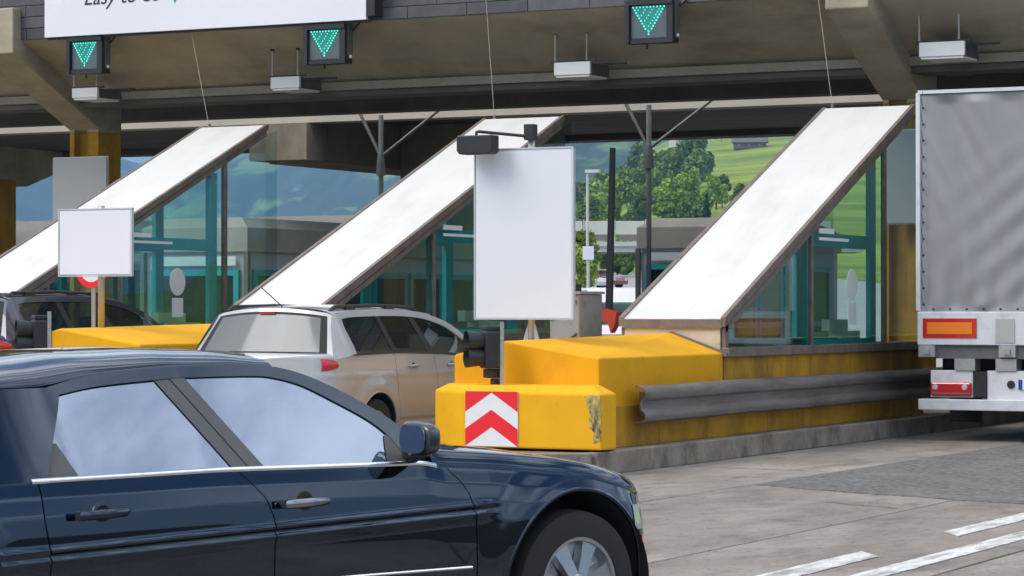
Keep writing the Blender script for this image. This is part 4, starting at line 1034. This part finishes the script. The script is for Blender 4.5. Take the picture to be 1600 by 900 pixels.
for sg in (1, -1):
    S.panel('rear_quarter', M['navy'], cst(-4.35), ad(seamR,-.003), 110, 60, sg, 'tail')
    dr = S.panel('rear_door', M['navy'], ad(seamR,.003), ad(seamB,-.003), 40, 110, sg)
    df = S.panel('front_door', M['navy'], ad(seamB,.003), ad(seamF,-.003), 44, 110, sg)
    fb = MB()
    def fz(u, t): zl = S.zlow(u); return S.pt(sg, u, zl+(sal_belt(u)-zl)*t)
    def f1(a, t):
        z = .6
        for _ in range(4):
            u = seamF(z)+.003+(-.4285-seamF(z)-.003)*a; z = .21+(sal_belt(u)-.21)*t
        return S.pt(sg, u, z)
    fb.grid(f1, 24, 110)
    fb.grid(lambda a, t: fz(-.428*cos(a*pi), t), 110, 90)
    fb.grid(lambda a, t: fz(.4285+(.72-.4285)*math.sin(a*pi/2), t), 60, 90)
    if sg < 0: fb.f = [f[::-1] for f in fb.f]
    fb.build('front_fender', M['navy'], saloon, smooth=True)
    S.panel('inner_shell', M['rubber'], cst(-3.9), cst(-.05), 120, 10, sg, off=-.022)
    S.well(sg)
    S.strip('belt_trim', M['chrome'], (-2.72,-.78), lambda u: sal_belt(u)-.006, lambda u: sal_belt(u)+.013, .010, sg)
    S.strip('sill_trim', M['chrome'], (-2.6,-.60), lambda u: .447, lambda u: .462, .012, sg)
    # cabin flank
    Wt = [(-2.47,1.222),(-2.29,1.251),(-2.01,1.272),(-1.87,1.278),(-1.56,1.280),(-1.44,1.272),(-1.31,1.238),(-1.18,1.172),(-1.04,1.090),(-.965,1.02),(-.92,.935)]
    D = [(-2.52,1.25),(-2.33,1.288),(-2.05,1.312),(-1.9,1.322),(-1.6,1.327),(-1.42,1.317),(-1.27,1.28),(-1.12,1.212),(-.97,1.125),(-.87,1.05),(-.745,.965)]
    S.patch('window_frame', M['navy'], Wt, D, sg, 70, 6, .004)
    S.patch('c_pillar', M['navy'], [(-2.66,.902),(-2.645,.91),(-2.562,1.06),(-2.475,1.222),(-2.52,1.25)], [(-3.55,.8775),(-3.5,.895),(-3.2,1.08),(-2.95,1.20),(-2.84,1.245)], sg, 24, 14, .010)
    S.patch('window_seal', M['rubber'], [(-2.67,.90),(-2.2,.905),(-1.6,.91),(-.9,.91)], [(-2.48,1.23),(-2.0,1.285),(-1.45,1.285),(-.95,.99)], sg, 40, 10, -.018)
    gl = S.patch('rear_window', M['glass_sedan'], [(-2.635,.905),(-2.3,.91),(-2.05,.913),(-1.80,.915)], [(-2.475,1.215),(-2.3,1.244),(-2.16,1.258),(-2.018,1.267)], sg, 24, 12, -.006)
    S.patch('quarter_bar', M['satin'], [(-2.64,.905),(-2.565,1.04)], [(-2.50,.905),(-2.552,1.04)], sg, 4, 4, -.003)
    S.patch('b_pillar', M['satin'], [(-1.797,.912),(-2.016,1.270)], [(-1.722,.912),(-1.945,1.275)], sg, 8, 4, 0)
    S.patch('b_pillar', M['satin'], [(-1.718,.912),(-1.941,1.275)], [(-1.645,.912),(-1.872,1.277)], sg, 8, 4, .003)
    S.patch('front_window', M['glass_sedan'], [(-1.645,.912),(-1.5,.912),(-1.4,.912),(-1.3,.912),(-1.2,.912),(-1.1,.912),(-1.0,.912),(-.925,.912)], [(-1.868,1.276),(-1.56,1.278),(-1.44,1.270),(-1.31,1.236),(-1.18,1.170),(-1.04,1.088),(-.965,1.018),(-.925,.935)], sg, 60, 14, -.004)
    Wg = [(-1.56,1.280),(-1.44,1.272),(-1.31,1.238),(-1.18,1.172),(-1.04,1.090),(-.965,1.02),(-.92,.935)]
    S.patch('front_window_tip', M['glass_sedan'], [(-1.50,1.277),(-1.31,1.236),(-1.18,1.170),(-1.04,1.088),(-.97,1.018)], [(-1.5,1.2),(-1.31,1.12),(-1.18,1.06),(-1.08,1.0),(-.99,.95)], sg, 24, 4, -.0075)
    S.patch('window_sail', M['satin'], [(-1.03,.912),(-1.0,1.0),(-.985,1.03)], [(-.92,.912),(-.94,.98),(-.965,1.025)], sg, 8, 3, .002)
    # door handle with its recess
    for dd, uc, nm in ((df,-1.50,'handle'), (dr,-2.45,'handle')):
        zc = .775; y = S.W(uc, zc)
        MB().tube([(sg*(y+.012),uc-.12,zc-.006),(sg*(y+.034),uc-.10,zc-.003),(sg*(y+.040),uc,zc),(sg*(y+.034),uc+.10,zc+.004),(sg*(y+.012),uc+.125,zc+.006)], [.012,.019,.02,.018,.011], 10).build(nm, M['navy'] if uc < -2 else M['handle_chrome'], dd, smooth=True)
        MB().lathe([(0,.002),(.032,.002),(.042,.0),(.046,-.01)], 20, (sg*(y+.001), uc+.015, zc), 'x').build('handle_recess', M['navy'] if uc < -2 else M['rubber'], dd)
        MB().box(sg*(y+.04)-.012,sg*(y+.04)+.004,uc-.122,uc-.075,zc-.02,zc+.017).build('lock_cap', M['black'], dd, bevel=.006)
    # wing mirror
    mz, mu, mxx = 1.014, -.945, .975
    def egg(a, t):
        th, ph = (a-.5)*pi, t*2*pi; e = .62
        f = lambda v: math.copysign(abs(v)**e, v)
        x, y, z = f(cos(th))*f(cos(ph)), f(cos(th))*f(sin(ph)), f(sin(th))
        return (sg*(mxx+x*.10*(1-.12*y)), mu+y*.075 if y > 0 else mu+y*.03, mz+z*.072*(1-.1*x))
    mr = MB().grid(egg, 20, 36).build('wing_mirror', M['mirror_shell'], saloon, smooth=True)
    MB().prism([(cos(a*pi/14)*0+math.copysign(abs(cos(a*pi/14))**.6,cos(a*pi/14))*.084, math.copysign(abs(sin(a*pi/14))**.6,sin(a*pi/14))*.058) for a in range(28)], mu-.034, mu-.030, 'y').build('mirror_glass', M['mirror_glass'], mr).location = (sg*mxx, 0, mz)
    MB().tube([(sg*.99,mu+.02,mz-.05),(sg*.90,mu+.04,.945),(sg*.83,mu+.05,.925)], [.03,.03,.045], 10).build('mirror_arm', M['black'], mr, smooth=True)
    # lamps
    b = MB().grid(lambda a, t: S.pt(sg, .36+.24*a, .565+.11*t+.0*a, .004), 16, 6); b.build('headlight', M['clear_lens'], saloon, smooth=True)
    b = MB().grid(lambda a, t: S.pt(sg, .43+.035*a, .47+.065*t, .006), 6, 4); b.build('side_marker', M['orange_lens'], saloon, smooth=True)
    b = MB().grid(lambda a, t: S.pt(sg, -4.2+.1*a, .6+.2*t, .004), 8, 6); b.build('tail_lamp', M['red_lens'], saloon, smooth=True)
    wheel(saloon, sg*.815, 0, .335, .335, .215, sg, .218); wheel(saloon, sg*.815, -3.32, .335, .335, .215, sg, .218)
S.rolled('hood', M['navy'], -.80, .72, 60, .075, .035, mode='nose')
S.rolled('boot_lid', M['navy'], -3.35, -4.35, 30, .06, .03, mode='tail')
Droof = [(-2.84,1.245),(-2.52,1.25+.006),(-2.33,1.288),(-2.05,1.312),(-1.9,1.322),(-1.6,1.327),(-1.42,1.317)]
S.roof('roof', M['navy'], Droof, lin([(-2.84,1.31),(-2.6,1.352),(-2.28,1.385),(-1.92,1.397),(-1.6,1.39),(-1.42,1.373)]))
S.cross('windshield', M['glass_sedan'], (-.70,.945,.80), (-1.42,1.317,S.G(-1.42,1.317)), bow0=.14, bow1=.06, crown0=.03, crown1=.056)
S.cross('rear_glass', M['glass_sedan'], (-3.5,.93,.74), (-2.84,1.245,S.G(-2.84,1.245)), bow0=-.1, bow1=-.03, crown0=.02, crown1=.066)
MB().box(-.78,.78,-.80,-.45,.88,.925).build('cowl', M['rubber'], saloon)
MB().box(-.7,.7,-3.9,.4,.2,.32).build('underbody', M['rubber'], saloon)
for x in (-.38, .38):
    MB().box(x-.24,x+.24,-1.75,-1.25,.4,.62).box(x-.23,x+.23,-1.95,-1.75,.45,1.02).box(x-.12,x+.12,-1.98,-1.88,1.04,1.2).build('seat', M['seat'], saloon, bevel=.05)

# --- silver estate car and the dark car in the next lane share one shape
def estate(name, label, loc, paint, sc_=1.0, light=M['red_lens']):
    T = thing(name, label, 'car', loc); T.scale = (sc_,)*3
    belt = lin([(-1.35,1.06),(-1.1,1.08),(-.9,1.13),(0,1.125),(.75,1.105),(1.5,1.06),(1.85,1.03),(2.0,.98),(2.6,.90),(3.2,.82),(3.6,.72)])
    E = Car(T, dict(W0=.90, nose=(2.5,1.15,2.4), tail=(-.75,.62,5), wheels=(-.42,2.36), wz=.33, rA=.40, sill=.22, flare=.03, belt=belt, midu=0, lean=.52, goff=-.03, gscale=1, paint=paint,
        tuck=[(.2,-.06),(.4,-.03),(.6,-.008),(.8,.0),(.95,-.012),(1.06,-.022),(1.15,-.03)], crease=lambda u, z: -.008*math.exp(-((z-.42)/.02)**2)+.006*math.exp(-((z-.9)/.03)**2)))
    s1, s2, s3 = lin([(.2,1.90),(.7,1.90),(1.1,1.78)]), lin([(.2,.92),(1.1,.80)]), lin([(.2,.04),(.5,.03),(.75,.0),(1.12,-.04)])
    for sg in (1, -1):
        E.panel('rear_quarter', paint, cst(-1.37), ad(s3,-.003), 90, 60, sg, 'tail')
        d1 = E.panel('rear_door', paint, ad(s3,.003), ad(s2,-.003), 20, 50, sg)
        d2 = E.panel('front_door', paint, ad(s2,.003), ad(s1,-.003), 24, 50, sg)
        E.panel('front_fender', paint, ad(s1,.003), cst(3.65), 80, 50, sg, 'nose')
        E.panel('inner_shell', M['rubber'], cst(-1.1), cst(2.5), 70, 8, sg, off=-.022)
        E.well(sg)
        wt = [(-.80,1.18),(-.82,1.42),(-.70,1.475),(0,1.492),(.6,1.485),(1.05,1.44),(1.45,1.33),(1.84,1.09)]
        dr_ = [(-1.02,1.16),(-.96,1.42),(-.78,1.53),(0,1.552),(.6,1.548),(1.12,1.497),(1.56,1.37),(2.02,1.07)]
        E.patch('window_frame', paint, wt, dr_, sg, 70, 6, .004)
        E.patch('d_pillar', paint, [(-.80,1.12),(-.81,1.28),(-.825,1.44),(-.70,1.52)], [(-1.20,1.06),(-1.12,1.24),(-1.02,1.42),(-.93,1.515)], sg, 20, 8, .003)
        E.patch('window_seal', M['rubber'], [(-.9,1.10),(0,1.11),(1,1.085),(1.9,1.03)], [(-.88,1.15),(0,1.14),(1,1.105),(1.9,1.05)], sg, 30, 3, .002)
        E.patch('quarter_window', M['glass_car'], [(-.81,1.14),(-.4,1.14),(-.05,1.135)], [(-.83,1.462),(-.45,1.482),(-.1,1.49)], sg, 12, 8, -.01)
        E.patch('door_pillar', M['rubber'], [(-.06,1.13),(-.11,1.49)], [(.04,1.13),(-.02,1.492)], sg, 4, 6, -.004)
        E.patch('rear_window', M['glass_car'], [(.04,1.135),(.4,1.125),(.72,1.115)], [(-.02,1.492),(.3,1.49),(.60,1.486)], sg, 12, 8, -.01)
        E.patch('door_pillar', M['rubber'], [(.72,1.112),(.58,1.487)], [(.84,1.105),(.70,1.478)], sg, 4, 6, -.004)
        E.patch('front_window', M['glass_car'], [(.84,1.11),(1.2,1.09),(1.5,1.07),(1.80,1.05)], [(.70,1.478),(1.0,1.45),(1.3,1.38),(1.72,1.17)], sg, 16, 8, -.01)
        rl = MB(); y0 = E.G(0,1.55)-.05
        rl.tube([(sg*y0,-.88,1.535),(sg*y0,-.78,1.585),(sg*y0,.0,1.60),(sg*y0,.75,1.585),(sg*(y0-.01),.95,1.535)], [.022,.02,.018,.018,.02], 8)
        for u in (-.5, .3): rl.box(sg*y0-.025,sg*y0+.025,u-.09,u+.09,1.545,1.595)
        rl.build('roof_rail', M['black'], T, smooth=False)
        for dd, uc in ((d1,.34), (d2,1.18)):
            y = E.W(uc,.98); MB().tube([(sg*(y+.005),uc-.1,.975),(sg*(y+.035),uc-.07,.98),(sg*(y+.035),uc+.07,.985),(sg*(y+.005),uc+.1,.985)], .013, 8).build('handle', paint, dd, smooth=True)
            MB().lathe([(0,.002),(.035,.002),(.045,-.004)], 16, (sg*y,uc,.97), 'x').build('handle_recess', M['rubber'], dd)
        MB().grid(lambda a, t: E.pt(sg, -1.30+.15*a**1.3, .95+(.125-.07*a**2)*t+.035*a**2, .012*math.sin(pi*min(1,max(0,t)))+.006), 16, 8).build('tail_light', light, T, smooth=True)
        y = E.W(-1.25,.98)
        wheel(T, sg*.80, -.42, .33, .33, .2, sg, .21); wheel(T, sg*.80, 2.36, .33, .33, .2, sg, .21)
        MB().grid(lambda a, t: (sg*(.98+.1*math.sin(a*pi)*cos(t*2*pi)), 1.75+.05*math.sin(a*pi)*math.sin(t*2*pi), 1.12+.07*cos(a*pi)), 12, 16).build('wing_mirror', paint, T, smooth=True)
        MB().tube([(sg*.92,1.76,1.09),(sg*.85,1.78,1.06)], .025, 6).build('mirror_arm', M['black'], T)
    E.rolled('hood', paint, 1.95, 3.65, 40, .06, .05, mode='nose')
    E.roof('roof', paint, [(-.95,1.51),(-.78,1.53),(0,1.552),(.6,1.548),(1.12,1.497)], lin([(-.95,1.575),(-.78,1.59),(0,1.61),(.6,1.605),(1.12,1.56)]))
    wr = E.G(-.93,1.515); wb = E.G(-1.20,1.06)
    # tailgate: frame, glass set in black border, wiper, lower leaf
    E.cross('tailgate_frame', paint, (-1.20,1.06,wb), (-.93,1.515,wr), bow0=-.13, bow1=-.10, crown1=.06)
    E.cross('rear_glass_border', M['rubber'], (-1.20,1.06,wb), (-.93,1.515,wr), bow0=-.13, bow1=-.10, crown1=.06, off=-.006, vr=.93, tr=(.10,.93))
    E.cross('rear_glass', M['glass_rear'], (-1.20,1.06,wb), (-.93,1.515,wr), bow0=-.13, bow1=-.10, crown1=.06, off=-.010, vr=.84, tr=(.16,.88))
    MB().tube([(-.1,-1.355,1.11),(-.35,-1.345,1.135),(-.6,-1.30,1.14)], .012, 6).build('rear_wiper', M['black'], T)
    MB().box(-.09,.09,-1.09,-1.06,1.515,1.535).build('brake_lamp', light, T)
    MB().tube([(0,-.80,1.59),(-.12,-1.0,1.78)], .006, 5).build('aerial', M['black'], T)
    E.cross('windshield', M['glass_car'], (2.02,1.06,.78), (1.12,1.497,E.G(1.12,1.497)), bow0=.2, bow1=.08, crown0=.02, crown1=.06)
    E.rolled('tail_shelf', paint, -1.20, -1.37, 10, .05, .02, mode='tail')
    npl = MB().box(-.26,.26,-1.39,-1.378,.66,.78).build('number_plate', M['white'], T)
    MB().box(-.8,.8,-1.1,2.4,.2,.34).build('floor', M['rubber'], T)
    for x in (-.38, .38):
        MB().box(x-.24,x+.24,1.05,1.55,.5,.66).box(x-.22,x+.22,.88,1.06,.55,1.12).build('front_seat', M['seat'], T, bevel=.05)
        MB().box(x-.12,x+.12,.88,.97,1.15,1.33).build('headrest', M['seat'], T, bevel=.03)
        MB().box(x-.11,x+.11,-.12,-.03,1.11,1.27).build('headrest', M['seat'], T, bevel=.03)
    MB().box(-.7,.7,-.1,.1,.5,1.1).box(-.7,.7,.1,.55,.45,.62).build('rear_bench', M['seat'], T, bevel=.05)
    MB().box(-.72,.72,1.6,2.1,.75,1.02).build('dashboard', M['rubber'], T, bevel=.05)
    return T
estate('estate_car', 'silver estate car with black roof rails waiting behind the yellow crash block', (-14.42, 23.98, 0), M['silver'])
estate('estate_car', 'dark estate car at the left edge behind the middle island', (-19.55, 25.45, .1), M['black_blue'], 1.04)

# --- distant traffic on the road beyond
M['van_white'] = mat('van_white', (.72,.70,.68), .35, coat=.6); M['far_red'] = mat('far_red_paint', (.22,.06,.05), .35, coat=.6)
def far_car(label, X, Z, rz, paint, van=False):
    x, y = V2W(X, Z)
    T = thing('van' if van else 'distant_car', label, 'van' if van else 'car', (x, y, max(0, ground_z(X, Z)+.03)), YAW+rz)
    w = .95 if van else .86
    prof = [(-2.3,.35),(2.5,.35),(2.55,.6),(2.5,.95),(2.3,1.08),(1.75,1.2),(.95,2.02),(.6,2.1),(-2.25,2.1),(-2.35,1.0)] if van else [(-2.1,.3),(2.1,.3),(2.15,.55),(2.0,.78),(.95,.92),(.3,1.4),(-1.0,1.43),(-1.8,.98),(-2.12,.92)]
    b = MB(); k = len(prof)
    for xs in (-1, -.86, .86, 1):
        for u, z in prof: b.v.append((xs*w*(1-.13*smooth(1.0,2.1,z)) if abs(xs) == 1 else xs*w*(1-.13*smooth(1.0,2.1,z)), -u, z if abs(xs) < 1 else .3+(z-.3)*.97))
    for i in range(3):
        for j in range(k): b.f.append((i*k+j, i*k+(j+1)%k, (i+1)*k+(j+1)%k, (i+1)*k+j))
    b.f += [tuple(range(k))[::-1], tuple(range(3*k,4*k))]
    b.build('body', paint, T, auto=True)
    if van:
        MB().prism([(-.72,1.24),(.72,1.24),(.66,1.95),(-.66,1.95)], 0, .02, 'y').build('windshield', M['glass_cabin'], T).matrix_local = Matrix.Translation((0,-1.79,-.0)) @ Matrix.Translation((0,0,1.24)) @ Matrix.Rotation(rad(-45),4,'X') @ Matrix.Translation((0,0,-1.24))
        MB().box(-.7,.7,-2.575,-2.53,.52,.86).build('grille', M['black'], T)
    else:
        MB().prism([(-.66,.95),(.66,.95),(.58,1.36),(-.58,1.36)], 0, .02, 'y').build('windshield', M['glass_cabin'], T).matrix_local = Matrix.Translation((0,-.97,0)) @ Matrix.Translation((0,0,.95)) @ Matrix.Rotation(rad(-52),4,'X') @ Matrix.Translation((0,0,-.95))
        MB().box(-w-.004,w+.004,-.75,1.25,.97,1.3).build('side_glass', M['black'], T)
    for sx in (-1, 1):
        MB().lathe([(0,-.02),(.1,-.02),(.12,0)], 12, (sx*(w-.22),-(2.53 if van else 2.12),.72 if van else .62), 'y').build('headlight', M['clear_lens'], T)
        for u in (-1.4, 1.4): MB().lathe([(0,-.1),(.3,-.1),(.32,0),(.3,.1),(0,.1)], 20, (sx*(w-.1),-u,.32), 'x').build('wheel', M['rubber'], T)
far_car('white van coming towards the toll lanes right of the raised barrier', 2.55, 66, rad(8), M['van_white'], True)
far_car('dark red car on the road beyond the bridge sign', .0315*190, 190, rad(50), M['far_red'])
far_car('white car beside the dark red car on the far road', .0245*185, 185, rad(50), M['van_white'])

# ------------------------------------------------------------------ air
hz = bpy.data.materials.new('haze_air'); hz.use_nodes = True
N, L = hz.node_tree.nodes, hz.node_tree.links; N.remove(N['Principled BSDF'])
pv = N.new('ShaderNodeVolumePrincipled'); pv.inputs['Color'].default_value = (.34,.62,1,1); pv.inputs['Density'].default_value = HAZE; pv.inputs['Anisotropy'].default_value = .2
L.new(pv.outputs[0], N['Material Output'].inputs['Volume'])
if HAZE: tag(MB().box(-9200,9200,-9200,9200,-20,900).build('haze', hz), kind='stuff')
